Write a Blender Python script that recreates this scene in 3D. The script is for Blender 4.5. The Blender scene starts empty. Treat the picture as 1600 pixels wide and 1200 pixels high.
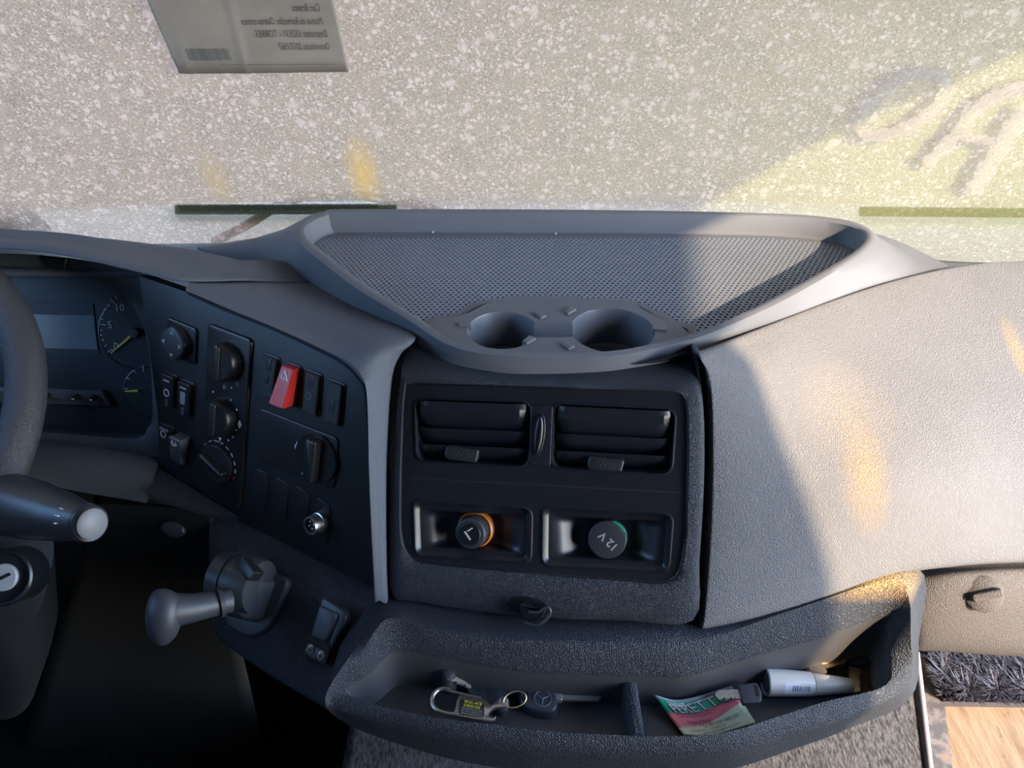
import bpy, bmesh, math, random
import numpy as np
from mathutils import Vector, Matrix
from mathutils.geometry import tessellate_polygon

random.seed(4)
SC = bpy.context.scene
COL = SC.collection

# ---------------------------------------------------------------- camera, sky, sun, exposure
FPX = 1202.0                       # focal length in pixels of the 1600 x 1200 frame
PITCH = math.radians(36.0)
CAM = np.array([0.0, 0.0, 1.0])
cam_data = bpy.data.cameras.new('camera')
cam_data.sensor_width = 36.0
cam_data.lens = 36.0 * FPX / 1600.0
cam_data.clip_start = 0.02
cam_data.clip_end = 200.0
cam = bpy.data.objects.new('camera', cam_data)
cam.location = CAM
cam.rotation_euler = (math.pi / 2 - PITCH, 0, 0)
COL.objects.link(cam)
SC.camera = cam

SUN_DIR = Vector((-1.5, 1.4, -1.0)).normalized()      # the way the sunlight travels
world = bpy.data.worlds.new('sky')
SC.world = world
world.use_nodes = True
wn = world.node_tree.nodes
wl = world.node_tree.links
sky = wn.new('ShaderNodeTexSky')
sky.sky_type = 'NISHITA'
sky.sun_disc = False
sky.sun_elevation = math.asin(-SUN_DIR.z)
sky.sun_rotation = math.atan2(-SUN_DIR.x, -SUN_DIR.y)
sky.air_density = 1.0
sky.dust_density = 0.6
sky.ozone_density = 4.0
wl.new(sky.outputs[0], wn['Background'].inputs[0])
wn['Background'].inputs[1].default_value = 1.08

sun_data = bpy.data.lights.new('sun', 'SUN')
sun_data.energy = 7.2
sun_data.angle = math.radians(0.8)
sun_data.color = (1.0, 0.75, 0.48)
sun = bpy.data.objects.new('sun', sun_data)
sun.rotation_euler = SUN_DIR.to_track_quat('-Z', 'Y').to_euler()
sun.location = (3, -3, 3)
COL.objects.link(sun)

SC.view_settings.view_transform = 'Standard'
SC.view_settings.look = 'None'
SC.view_settings.gamma = 1.0
SC.view_settings.use_curve_mapping = False
SC.view_settings.exposure = 0.9

# ---------------------------------------------------------------- points from the photograph's frame
_D = np.array([0, math.cos(PITCH), -math.sin(PITCH)])
_U = np.array([0, math.sin(PITCH), math.cos(PITCH)])
_X = np.array([1.0, 0, 0])

def A(*v): return np.array(v, float)
def ray(px, py): return _D + _X * ((px - 800.0) / FPX) + _U * ((600.0 - py) / FPX)
def P(px, py, t): return CAM + ray(px, py) * t
def PZ(px, py, z):
    r = ray(px, py); return CAM + r * ((z - CAM[2]) / r[2])
def PY(px, py, y):
    r = ray(px, py); return CAM + r * ((y - CAM[1]) / r[1])
def norm(v): return v / (np.linalg.norm(v) + 1e-12)

class Frame:
    """a local frame: u to the right, v up along the surface, n out of it"""
    def __init__(s, o, n, ex=None):
        s.o = np.array(o, float); s.n = norm(np.array(n, float))
        if ex is None: ex = np.cross(A(0, 0, 1), s.n)
        ex = np.array(ex, float); ex = ex - s.n * ex.dot(s.n)
        s.ex = norm(ex); s.ey = np.cross(s.n, s.ex)
    def pt(s, u, v, w=0.0): return s.o + s.ex * u + s.ey * v + s.n * w
    def hit(s, px, py, w=0.0):
        r = ray(px, py); o = s.o + s.n * w
        return CAM + r * ((o - CAM).dot(s.n) / r.dot(s.n))
    def uv(s, px, py, w=0.0):
        d = s.hit(px, py, w) - s.o
        return A(d.dot(s.ex), d.dot(s.ey))
    def at(s, px, py, rot=0.0, w=0.0):
        f = Frame(s.hit(px, py, w), s.n, s.ex * math.cos(rot) + s.ey * math.sin(rot)); return f
    def sub(s, u, v, w=0.0, rot=0.0):
        return Frame(s.pt(u, v, w), s.n, s.ex * math.cos(rot) + s.ey * math.sin(rot))
    def mat(s):
        m = Matrix.Identity(4)
        for i, c in enumerate((s.ex, s.ey, s.n, s.o)):
            for j in range(3): m[j][i] = c[j]
        return m

# ---------------------------------------------------------------- shapes
def cr(pts, n, closed=False):
    """Catmull-Rom through the points, n samples for each span"""
    pts = [np.array(p, float) for p in pts]; N = len(pts); out = []
    spans = N if closed else N - 1
    for i in range(spans):
        if closed: p0, p1, p2, p3 = (pts[(i + k) % N] for k in (-1, 0, 1, 2))
        else:
            p1, p2 = pts[i], pts[i + 1]
            p0 = pts[i - 1] if i > 0 else 2 * p1 - p2
            p3 = pts[i + 2] if i + 2 < N else 2 * p2 - p1
        for k in range(n):
            t = k / n
            out.append(0.5 * (2 * p1 + (p2 - p0) * t + (2 * p0 - 5 * p1 + 4 * p2 - p3) * t * t + (3 * p1 - p0 - 3 * p2 + p3) * t ** 3))
    if not closed: out.append(pts[-1])
    return out

def resample(poly, n):
    p = [np.array(q, float) for q in poly]; p.append(p[0])
    d = np.concatenate([[0], np.cumsum([np.linalg.norm(p[i + 1] - p[i]) for i in range(len(p) - 1)])])
    s = np.linspace(0, d[-1], n, endpoint=False); a = np.array(p)
    return [np.array([np.interp(x, d, a[:, k]) for k in range(a.shape[1])]) for x in s]

def rpoly(pts, r, n=5):
    """round the corners of a convex polygon (2-D)"""
    pts = [np.array(p, float) for p in pts]; N = len(pts); out = []
    for i in range(N):
        p, a, b = pts[i], pts[i - 1], pts[(i + 1) % N]
        da, db = norm(a - p), norm(b - p)
        m = min(r, 0.48 * np.linalg.norm(a - p), 0.48 * np.linalg.norm(b - p))
        q0, q1 = p + da * m, p + db * m
        for k in range(n + 1):
            t = k / n
            out.append((1 - t) ** 2 * q0 + 2 * t * (1 - t) * p + t * t * q1)
    return out

def rrect(w, h, r, n=5, cx=0, cy=0):
    return rpoly([(cx - w / 2, cy - h / 2), (cx + w / 2, cy - h / 2), (cx + w / 2, cy + h / 2), (cx - w / 2, cy + h / 2)], r, n)

def ell(rx, ry=None, n=28, cx=0, cy=0):
    ry = rx if ry is None else ry
    return [A(cx + rx * math.cos(2 * math.pi * k / n), cy + ry * math.sin(2 * math.pi * k / n)) for k in range(n)]

def area2(p): return sum(p[i - 1][0] * p[i][1] - p[i][0] * p[i - 1][1] for i in range(len(p)))

def inset(poly, d):
    s = 1 if area2(poly) > 0 else -1
    N = len(poly); out = []
    for i in range(N):
        a, p, b = poly[i - 1], poly[i], poly[(i + 1) % N]
        e0, e1 = norm(p - a), norm(b - p)
        n0, n1 = A(-e0[1], e0[0]) * s, A(-e1[1], e1[0]) * s
        m = n0 + n1; L = m.dot(m)
        m = m * (2 / L) if L > 0.3 else norm(m)
        out.append(p + m * d)
    return out

class MB:
    def __init__(s): s.v = []; s.f = []
    def add(s, vs, fs):
        k = len(s.v); s.v += [tuple(map(float, v)) for v in vs]; s.f += [tuple(i + k for i in f) for f in fs]; return s
    def loft(s, loops, cap0=False, cap1=False, closed=True):
        n = len(loops[0]); vs = [p for L in loops for p in L]; fs = []
        m = n if closed else n - 1
        for j in range(len(loops) - 1):
            for i in range(m):
                a, b = j * n + i, j * n + (i + 1) % n
                fs.append((a, b, b + n, a + n))
        if cap0: fs.append(tuple(range(n - 1, -1, -1)))
        if cap1: fs.append(tuple((len(loops) - 1) * n + i for i in range(n)))
        return s.add(vs, fs)
    def prism(s, fr, poly, w0, w1, bevel=0.0, segs=3, taper=0.0):
        """outline raised from w0 to w1 along the frame's normal, its upper rim rounded"""
        poly = [np.array(p, float) for p in poly]
        top = inset(poly, taper) if taper else poly
        sg = 1 if w1 > w0 else -1
        loops = [[fr.pt(p[0], p[1], w0) for p in poly]]
        if bevel > 0:
            for k in range(segs + 1):
                a = math.pi / 2 * k / segs
                q = inset(top, bevel * (1 - math.cos(a))); w = w1 - sg * bevel * (1 - math.sin(a))
                loops.append([fr.pt(p[0], p[1], w) for p in q])
        else: loops.append([fr.pt(p[0], p[1], w1) for p in top])
        return s.loft(loops, True, True)
    def ring(s, fr, outer, inner, w0, w1, bevel=0.0):
        """a flat frame between two outlines with the same number of points"""
        o = [np.array(p, float) for p in outer]; i = [np.array(p, float) for p in inner]
        L = [[fr.pt(*p, w0) for p in o], [fr.pt(*p, w1 - bevel) for p in o]]
        if bevel: L += [[fr.pt(*p, w1) for p in inset(o, bevel)], [fr.pt(*p, w1) for p in inset(i, -bevel)]]
        L += [[fr.pt(*p, w1 - bevel) for p in i], [fr.pt(*p, w0) for p in i]]
        L.append(L[0])
        return s.loft(L)
    def lathe(s, fr, prof, n=32, cap0=True, cap1=True):
        loops = [[fr.pt(r * math.cos(2 * math.pi * k / n), r * math.sin(2 * math.pi * k / n), w) for k in range(n)] for r, w in prof]
        return s.loft(loops, cap0, cap1)
    def tube(s, path, rad, n=10, closed=False, caps=True, squash=None):
        path = [np.array(p, float) for p in path]; N = len(path)
        rad = [rad] * N if np.isscalar(rad) else list(rad); loops = []
        T = [norm((path[(i + 1) % N] if closed or i + 1 < N else path[i]) - (path[i - 1] if closed or i > 0 else path[i])) for i in range(N)]
        ref = A(0, 0, 1) if abs(T[0][2]) < 0.9 else A(1, 0, 0)
        u = norm(np.cross(T[0], ref))
        for i in range(N):
            u = norm(u - T[i] * u.dot(T[i])); w = np.cross(T[i], u)
            k2 = 1.0 if squash is None else squash
            loops.append([path[i] + rad[i] * (u * math.cos(2 * math.pi * k / n) + w * k2 * math.sin(2 * math.pi * k / n)) for k in range(n)])
        if closed: loops.append(loops[0]); caps = False
        return s.loft(loops, caps, caps)
    def box(s, fr, u0, u1, v0, v1, w0, w1):
        return s.prism(fr, [(u0, v0), (u1, v0), (u1, v1), (u0, v1)], w0, w1)
    def patch(s, rows, su=6, sv=6):
        """smooth surface through a grid of points"""
        g = [cr(r, su) for r in rows]
        cols = [cr([g[j][i] for j in range(len(g))], sv) for i in range(len(g[0]))]
        m, n = len(cols), len(cols[0]); vs = [p for c in cols for p in c]
        fs = [(i * n + j, (i + 1) * n + j, (i + 1) * n + j + 1, i * n + j + 1) for i in range(m - 1) for j in range(n - 1)]
        a, b, c = (np.array(vs[fs[len(fs) // 2][k]]) for k in (0, 1, 2))
        if np.cross(b - a, c - a).dot(CAM - a) < 0: fs = [f[::-1] for f in fs]
        return s.add(vs, fs)
    def flat(s, fr, poly, w=0.0, holes=()):
        loops = [poly] + list(holes); pts = [p for L in loops for p in L]
        tri = tessellate_polygon([[Vector((p[0], p[1], 0)) for p in L] for L in loops])
        return s.add([fr.pt(p[0], p[1], w) for p in pts], [tuple(t) for t in tri])

OFF = {}
def empty(name, loc, label, cat, group=None):
    o = bpy.data.objects.new(name, None); o.empty_display_size = 0.02
    o.location = loc; COL.objects.link(o); tag(o, label, cat, group)
    OFF[o] = np.array(loc, float); return o
def tag(o, label=None, cat=None, group=None, kind=None):
    if label: o['label'] = label
    if cat: o['category'] = cat
    if group: o['group'] = group
    if kind: o['kind'] = kind
    return o
def build(mb, name, mat, parent=None, smooth=38, recalc=True, solid=0.0, mods=None):
    """link the collected shapes as ONE mesh object"""
    v = np.array(mb.v)
    if parent is not None: off = OFF[parent]
    else: off = A((v[:, 0].min() + v[:, 0].max()) / 2, (v[:, 1].min() + v[:, 1].max()) / 2, v[:, 2].min())
    me = bpy.data.meshes.new(name); me.from_pydata([tuple(p - off) for p in v], [], mb.f)
    if recalc:
        bm = bmesh.new(); bm.from_mesh(me)
        bmesh.ops.recalc_face_normals(bm, faces=bm.faces); bm.to_mesh(me); bm.free()
    if smooth:
        me.shade_smooth(); me.set_sharp_from_angle(angle=math.radians(smooth))
    me.update()
    o = bpy.data.objects.new(name, me); COL.objects.link(o)
    me.materials.append(mat)
    if parent is None: o.location = off
    else: o.parent = parent
    OFF[o] = off
    if solid:
        m = o.modifiers.new('thickness', 'SOLIDIFY'); m.thickness = solid; m.offset = -1
    return o

def text(name, s, size, fr, mat, parent, depth=0.0002, mirror=False, align='CENTER', sx=1.0, bend=None, bold=0.0):
    cu = bpy.data.curves.new(name, 'FONT'); cu.body = s; cu.size = size; cu.align_x = align; cu.align_y = 'CENTER'
    cu.extrude = depth; cu.resolution_u = 2; cu.offset = bold
    ob = bpy.data.objects.new(name, cu); COL.objects.link(ob)
    bpy.context.view_layer.update()
    me = bpy.data.meshes.new_from_object(ob.evaluated_get(bpy.context.evaluated_depsgraph_get()))
    bpy.data.objects.remove(ob); bpy.data.curves.remove(cu)
    off = OFF[parent]
    for v in me.vertices:
        u, w, d = v.co; u = -u * sx if mirror else u * sx
        p = bend(u, w, d) if bend else fr.pt(u, w, d)
        v.co = tuple(p - off)
    me.name = name; me.materials.clear(); me.materials.append(mat)
    o = bpy.data.objects.new(name, me); COL.objects.link(o); o.parent = parent; OFF[o] = off
    return o

# ---------------------------------------------------------------- materials
def nodes(name):
    m = bpy.data.materials.new(name); m.use_nodes = True
    nt = m.node_tree; return m, nt.nodes, nt.links, nt.nodes['Principled BSDF']
def nz(N, L, co, scale, detail=4, rough=0.55, typ='ShaderNodeTexNoise'):
    n = N.new(typ); n.inputs['Scale'].default_value = scale
    if typ == 'ShaderNodeTexNoise':
        n.inputs['Detail'].default_value = detail; n.inputs['Roughness'].default_value = rough
    L.new(co, n.inputs['Vector']); return n
def ramp(N, L, src, stops):
    r = N.new('ShaderNodeValToRGB'); e = r.color_ramp.elements
    while len(e) < len(stops): e.new(0.5)
    for q, (p, c) in zip(e, stops):
        q.position = p; q.color = (c, c, c, 1) if np.isscalar(c) else (*c, 1)
    L.new(src, r.inputs[0]); return r
def mixc(N, L, fac, a, b):
    m = N.new('ShaderNodeMix'); m.data_type = 'RGBA'
    for sock, val in ((m.inputs[0], fac), (m.inputs[6], a), (m.inputs[7], b)):
        if hasattr(val, 'links'): L.new(val, sock)
        elif np.isscalar(val): sock.default_value = val
        else: sock.default_value = (*val, 1)
    return m.outputs[2]
def math_(N, L, op, a, b=0.0, clamp=False):
    m = N.new('ShaderNodeMath'); m.operation = op; m.use_clamp = clamp
    for sock, val in ((m.inputs[0], a), (m.inputs[1], b)):
        if hasattr(val, 'links'): L.new(val, sock)
        else: sock.default_value = val
    return m.outputs[0]

def plastic(name, col, rough=0.5, grain=0.0, gscale=900.0, spec=0.5, dust=0.0, dustcol=(0.35, 0.31, 0.26), stains=()):
    """moulded plastic; grain = leather-like relief, dust = fine pale dirt, stains = (centre, radii, colour, amount)"""
    m, N, L, B = nodes(name)
    g = N.new('ShaderNodeNewGeometry'); co = g.outputs['Position']
    big = nz(N, L, co, 14, 4)
    c = mixc(N, L, big.outputs[0], tuple(x * 0.88 for x in col), tuple(x * 1.12 for x in col))
    if dust:
        d1 = nz(N, L, co, 1500, 2); d2 = nz(N, L, co, 35, 5)
        f = math_(N, L, 'MULTIPLY', ramp(N, L, d1.outputs[0], [(0.62, 0), (0.72, 1)]).outputs[0], ramp(N, L, d2.outputs[0], [(0.35, 0.1), (0.7, 1)]).outputs[0])
        c = mixc(N, L, math_(N, L, 'MULTIPLY', f, dust), c, dustcol)
    for ctr, rad, scol, amt in stains:
        mp = N.new('ShaderNodeMapping'); mp.vector_type = 'POINT'
        mp.inputs['Scale'].default_value = tuple(1.0 / r for r in rad)
        mp.inputs['Location'].default_value = tuple(-q / r for q, r in zip(ctr, rad))
        L.new(co, mp.inputs['Vector'])
        ln = N.new('ShaderNodeVectorMath'); ln.operation = 'LENGTH'; L.new(mp.outputs[0], ln.inputs[0])
        fall = ramp(N, L, ln.outputs['Value'], [(0.1, 1), (1.0, 0)])
        sp = nz(N, L, co, 600, 3, 0.7)
        f = math_(N, L, 'MULTIPLY', fall.outputs[0], ramp(N, L, sp.outputs[0], [(0.4, 0.15), (0.62, 1)]).outputs[0])
        c = mixc(N, L, math_(N, L, 'MULTIPLY', f, amt), c, scol)
    L.new(c, B.inputs['Base Color'])
    B.inputs['Roughness'].default_value = rough
    B.inputs['Specular IOR Level'].default_value = spec
    if grain:
        v = N.new('ShaderNodeTexVoronoi'); v.feature = 'DISTANCE_TO_EDGE'; v.inputs['Scale'].default_value = gscale
        wob = nz(N, L, co, gscale * 0.6, 2)
        ad = N.new('ShaderNodeVectorMath'); ad.operation = 'MULTIPLY_ADD'
        L.new(wob.outputs[1], ad.inputs[0]); ad.inputs[1].default_value = (0.6 / gscale,) * 3; L.new(co, ad.inputs[2])
        L.new(ad.outputs[0], v.inputs['Vector'])
        h = ramp(N, L, v.outputs['Distance'], [(0.0, 0), (0.34, 1)])
        h.color_ramp.interpolation = 'EASE'
        b = N.new('ShaderNodeBump'); b.inputs['Strength'].default_value = grain; b.inputs['Distance'].default_value = 0.9 / gscale
        L.new(h.outputs[0], b.inputs['Height']); L.new(b.outputs[0], B.inputs['Normal'])
    return m
def metal(name, col, rough=0.35, metallic=1.0):
    m, N, L, B = nodes(name)
    g = N.new('ShaderNodeNewGeometry')
    n = nz(N, L, g.outputs['Position'], 500, 4)
    c = mixc(N, L, n.outputs[0], tuple(x * 0.75 for x in col), tuple(min(1, x * 1.15) for x in col))
    L.new(c, B.inputs['Base Color']); B.inputs['Metallic'].default_value = metallic; B.inputs['Roughness'].default_value = rough
    return m
# ---------------------------------------------------------------- materials in use
M = {}
M['tray'] = plastic('grey_tray_plastic', (0.118, 0.127, 0.147), 0.55, 0.10, 1400, 0.3, dust=0.25)
M['perf'] = plastic('perforated_grey_plastic', (0.15, 0.172, 0.216), 0.5, dust=0.3)
M['cup'] = plastic('cup_well_plastic', (0.11, 0.12, 0.14), 0.42)
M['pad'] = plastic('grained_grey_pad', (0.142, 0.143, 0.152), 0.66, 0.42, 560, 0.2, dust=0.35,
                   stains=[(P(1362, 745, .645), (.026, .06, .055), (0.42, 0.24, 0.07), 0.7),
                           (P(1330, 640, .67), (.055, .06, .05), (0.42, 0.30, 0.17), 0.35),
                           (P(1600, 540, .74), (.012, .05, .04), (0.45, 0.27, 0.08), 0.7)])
M['hood'] = plastic('grained_hood_pad', (0.095, 0.106, 0.127), 0.66, 0.4, 900, 0.25, dust=0.15)
M['fascia'] = plastic('dark_grained_fascia', (0.023, 0.028, 0.039), 0.42, 0.5, 800, 0.3, dust=0.1)
M['gloss'] = plastic('smooth_black_panel', (0.012, 0.013, 0.019), 0.34, spec=0.4, dust=0.12)
M['switchplate'] = plastic('matt_black_switch_panel', (0.017, 0.021, 0.024), 0.42, 0.05, 1500, 0.35)
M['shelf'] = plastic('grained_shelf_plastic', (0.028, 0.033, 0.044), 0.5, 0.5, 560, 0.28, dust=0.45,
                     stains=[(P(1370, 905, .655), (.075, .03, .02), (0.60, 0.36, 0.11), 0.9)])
M['shelf_in'] = plastic('smooth_compartment_plastic', (0.055, 0.055, 0.060), 0.38, dust=0.3)
M['kick'] = plastic('grey_brown_kick_panel', (0.088, 0.078, 0.073), 0.6, 0.4, 600, 0.3, dust=0.4)
M['black'] = plastic('black_plastic', (0.010, 0.011, 0.013), 0.35)
M['black2'] = plastic('dark_switch_plastic', (0.018, 0.020, 0.023), 0.38)
M['hole'] = plastic('deep_black', (0.006, 0.006, 0.007), 0.7)
M['grey'] = plastic('mid_grey_plastic', (0.11, 0.12, 0.14), 0.42)
M['dgrey'] = plastic('dark_grey_plastic', (0.032, 0.036, 0.042), 0.42)
M['lgrey'] = plastic('pale_grey_plastic', (0.34, 0.34, 0.35), 0.45)
M['white'] = plastic('white_print', (0.75, 0.76, 0.76), 0.5)
M['silver'] = metal('brushed_silver', (0.62, 0.60, 0.57), 0.32)
M['steel'] = metal('worn_key_steel', (0.42, 0.38, 0.33), 0.42, 0.55)
M['brass'] = metal('worn_brass', (0.70, 0.56, 0.30), 0.38)
M['red'] = plastic('red_switch_plastic', (0.62, 0.035, 0.03), 0.35)
M['yellow'] = plastic('yellow_needle', (0.75, 0.60, 0.06), 0.5)
M['orange'] = plastic('orange_lens', (0.70, 0.20, 0.03), 0.35)
M['green'] = plastic('green_lens', (0.03, 0.30, 0.22), 0.4)
M['keyblack'] = plastic('black_key_plastic', (0.040, 0.044, 0.058), 0.42)
M['cab'] = plastic('cab_lining', (0.08, 0.083, 0.09), 0.8)
M['leather'] = plastic('wheel_leather_foam', (0.045, 0.046, 0.054), 0.45, 0.4, 620)
M['rubber'] = plastic('wiper_rubber', (0.03, 0.035, 0.038), 0.6, dust=0.4)

def carpet_mat(name, col, scale):
    m, N, L, B = nodes(name)
    g = N.new('ShaderNodeNewGeometry'); co = g.outputs['Position']
    mp = N.new('ShaderNodeMapping'); mp.inputs['Scale'].default_value = (1, 0.35, 1); L.new(co, mp.inputs['Vector'])
    a = nz(N, L, mp.outputs[0], scale, 5, 0.7); b = nz(N, L, co, 18, 4)
    c = mixc(N, L, ramp(N, L, a.outputs[0], [(0.38, 0), (0.62, 1)]).outputs[0], tuple(x * 0.35 for x in col), tuple(x * 1.3 for x in col))
    c = mixc(N, L, math_(N, L, 'MULTIPLY', ramp(N, L, b.outputs[0], [(0.45, 0), (0.75, 1)]).outputs[0], 0.35), c, tuple(x * 1.6 for x in col))
    L.new(c, B.inputs['Base Color']); B.inputs['Roughness'].default_value = 0.95; B.inputs['Specular IOR Level'].default_value = 0.1
    bp = N.new('ShaderNodeBump'); bp.inputs['Strength'].default_value = 0.9; bp.inputs['Distance'].default_value = 0.004
    L.new(a.outputs[0], bp.inputs['Height']); L.new(bp.outputs[0], B.inputs['Normal'])
    return m
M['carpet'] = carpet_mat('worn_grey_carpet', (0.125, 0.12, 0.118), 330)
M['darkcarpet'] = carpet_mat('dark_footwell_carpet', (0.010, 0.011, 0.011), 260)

def wood_mat():
    m, N, L, B = nodes('weathered_plywood')
    g = N.new('ShaderNodeNewGeometry'); co = g.outputs['Position']
    mp = N.new('ShaderNodeMapping'); mp.inputs['Scale'].default_value = (9, 1.3, 1); mp.inputs['Rotation'].default_value = (0, 0, 0.2); L.new(co, mp.inputs['Vector'])
    a = nz(N, L, mp.outputs[0], 9, 8, 0.65); b = nz(N, L, mp.outputs[0], 30, 5, 0.7)
    c = ramp(N, L, a.outputs[0], [(0.3, (0.20, 0.12, 0.06)), (0.55, (0.33, 0.225, 0.13)), (0.75, (0.38, 0.28, 0.18))]).outputs[0]
    c = mixc(N, L, ramp(N, L, b.outputs[0], [(0.62, 0), (0.68, 1)]).outputs[0], c, (0.08, 0.04, 0.02))
    L.new(c, B.inputs['Base Color']); B.inputs['Roughness'].default_value = 0.8
    bp = N.new('ShaderNodeBump'); bp.inputs['Strength'].default_value = 0.4; bp.inputs['Distance'].default_value = 0.002
    L.new(b.outputs[0], bp.inputs['Height']); L.new(bp.outputs[0], B.inputs['Normal'])
    return m
M['wood'] = wood_mat()

# ---------------------------------------------------------------- windscreen
WS_TILT = math.tan(math.radians(22))
def ws_y(x, z): return 0.868 - 0.07 * x * x - (z - 0.58) * WS_TILT
def PW(px, py, out=0.0):
    """point on the windscreen seen at a pixel; out > 0 lies outside the glass"""
    r = ray(px, py); t = 0.85
    for _ in range(12):
        p = CAM + r * t; t += (ws_y(p[0], p[2]) + out - p[1]) / r[1]
    return CAM + r * t

def film_mat():
    """glass grown over with pale lichen, dust and streaks: lets daylight through diffusely"""
    m, N, L, B = nodes('lichen_dirt_film'); N.remove(B)
    g = N.new('ShaderNodeNewGeometry'); co = g.outputs['Position']
    dis = nz(N, L, co, 130, 3)
    wob = N.new('ShaderNodeVectorMath'); wob.operation = 'MULTIPLY_ADD'
    L.new(dis.outputs[1], wob.inputs[0]); wob.inputs[1].default_value = (0.011,) * 3; L.new(co, wob.inputs[2])
    cow = wob.outputs[0]
    fine = nz(N, L, co, 520, 7, 0.85)
    blot = nz(N, L, co, 30, 6, 0.6)
    v = N.new('ShaderNodeTexVoronoi'); v.inputs['Scale'].default_value = 150; L.new(cow, v.inputs['Vector'])
    v2 = N.new('ShaderNodeTexVoronoi'); v2.inputs['Scale'].default_value = 75; L.new(cow, v2.inputs['Vector'])
    v3 = N.new('ShaderNodeTexVoronoi'); v3.inputs['Scale'].default_value = 330; L.new(cow, v3.inputs['Vector'])
    def spots(vv, r0, r1, th):
        s = N.new('ShaderNodeSeparateColor'); L.new(vv.outputs['Color'], s.inputs[0])
        return math_(N, L, 'MULTIPLY', ramp(N, L, vv.outputs['Distance'], [(r0, 1), (r1, 0)]).outputs[0], ramp(N, L, s.outputs[0], [(th, 0), (th + 0.06, 1)]).outputs[0])
    sp = math_(N, L, 'MAXIMUM', math_(N, L, 'MULTIPLY', spots(v, 0.22, 0.50, 0.66), 0.75), math_(N, L, 'MULTIPLY', spots(v2, 0.20, 0.48, 0.82), 0.55))
    sp = math_(N, L, 'MAXIMUM', sp, math_(N, L, 'MULTIPLY', spots(v3, 0.30, 0.45, 0.60), 0.8))
    base = ramp(N, L, fine.outputs[0], [(0.39, (0.03, 0.017, 0.012)), (0.455, (0.185, 0.094, 0.067)), (0.52, (0.325, 0.166, 0.116)), (0.64, (0.44, 0.228, 0.164))]).outputs[0]
    bl = ramp(N, L, blot.outputs[0], [(0.35, 0.0), (0.65, 1.0)]).outputs[0]
    base = mixc(N, L, math_(N, L, 'MULTIPLY', bl, 0.38), base, (0.36, 0.18, 0.115))
    trans = mixc(N, L, math_(N, L, 'MULTIPLY', sp, 0.85), base, (0.66, 0.355, 0.265))
    refl = ramp(N, L, fine.outputs[0], [(0.3, (0.36, 0.37, 0.19)), (0.7, (0.50, 0.51, 0.28))]).outputs[0]
    refl = mixc(N, L, math_(N, L, 'MULTIPLY', sp, 0.35), refl, (0.70, 0.68, 0.50))
    for (px, py), (rx, rz), colr, amt in (((566, 275), (.022, .055), (0.50, 0.19, 0.035), 0.85), ((335, 285), (.020, .045), (0.38, 0.16, 0.06), 0.55)):
        c0 = PW(px, py)
        mp = N.new('ShaderNodeMapping'); mp.inputs['Scale'].default_value = (1 / rx, 0, 1 / rz)
        mp.inputs['Location'].default_value = (-c0[0] / rx, 0, -c0[2] / rz); L.new(co, mp.inputs['Vector'])
        ln = N.new('ShaderNodeVectorMath'); ln.operation = 'LENGTH'; L.new(mp.outputs[0], ln.inputs[0])
        f = math_(N, L, 'MULTIPLY', ramp(N, L, ln.outputs['Value'], [(0.15, 1), (1.0, 0)]).outputs[0], amt)
        trans = mixc(N, L, f, trans, colr)
    tr = N.new('ShaderNodeBsdfTranslucent'); L.new(trans, tr.inputs['Color'])
    df = N.new('ShaderNodeBsdfDiffuse'); L.new(refl, df.inputs['Color'])
    mx = N.new('ShaderNodeMixShader'); mx.inputs[0].default_value = 0.45
    L.new(tr.outputs[0], mx.inputs[1]); L.new(df.outputs[0], mx.inputs[2])
    tp = N.new('ShaderNodeBsdfTransparent'); tp.inputs['Color'].default_value = (0.9, 0.92, 0.88, 1)
    mx2 = N.new('ShaderNodeMixShader')
    cov = ramp(N, L, fine.outputs[0], [(0.30, 0.90), (0.48, 0.97)]).outputs[0]
    sxyz = N.new('ShaderNodeSeparateXYZ'); L.new(co, sxyz.inputs[0])
    low = math_(N, L, 'MULTIPLY', ramp(N, L, math_(N, L, 'MULTIPLY', math_(N, L, 'SUBTRACT', 0.652, sxyz.outputs[2]), 40), [(0.0, 0), (0.6, 1)]).outputs[0], 0.14)
    zb_ = PW(400, 327)[2]
    band = math_(N, L, 'SUBTRACT', 1.35, math_(N, L, 'DIVIDE', math_(N, L, 'ABSOLUTE', math_(N, L, 'SUBTRACT', sxyz.outputs[2], zb_)), 0.0062), True)
    low = math_(N, L, 'MAXIMUM', low, math_(N, L, 'MULTIPLY', math_(N, L, 'MULTIPLY', band, math_(N, L, 'MULTIPLY', math_(N, L, 'LESS_THAN', sxyz.outputs[0], float(PW(590, 327)[0])), math_(N, L, 'GREATER_THAN', sxyz.outputs[0], float(PW(276, 327)[0])))), 0.55))
    L.new(math_(N, L, 'SUBTRACT', cov, low), mx2.inputs[0])
    L.new(tp.outputs[0], mx2.inputs[1]); L.new(mx.outputs[0], mx2.inputs[2])
    out = [n for n in N if n.type == 'OUTPUT_MATERIAL'][0]
    L.new(mx2.outputs[0], out.inputs['Surface'])
    return m
def glass_mat():
    m, N, L, B = nodes('windscreen_glass'); N.remove(B)
    tp = N.new('ShaderNodeBsdfTransparent'); tp.inputs['Color'].default_value = (0.97, 0.985, 0.975, 1)
    gl = N.new('ShaderNodeBsdfGlossy'); gl.inputs['Roughness'].default_value = 0.03
    mx = N.new('ShaderNodeMixShader'); mx.inputs[0].default_value = 0.02
    L.new(tp.outputs[0], mx.inputs[1]); L.new(gl.outputs[0], mx.inputs[2])
    out = [n for n in N if n.type == 'OUTPUT_MATERIAL'][0]; L.new(mx.outputs[0], out.inputs['Surface'])
    return m
M['film'] = film_mat(); M['glass'] = glass_mat()

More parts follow.
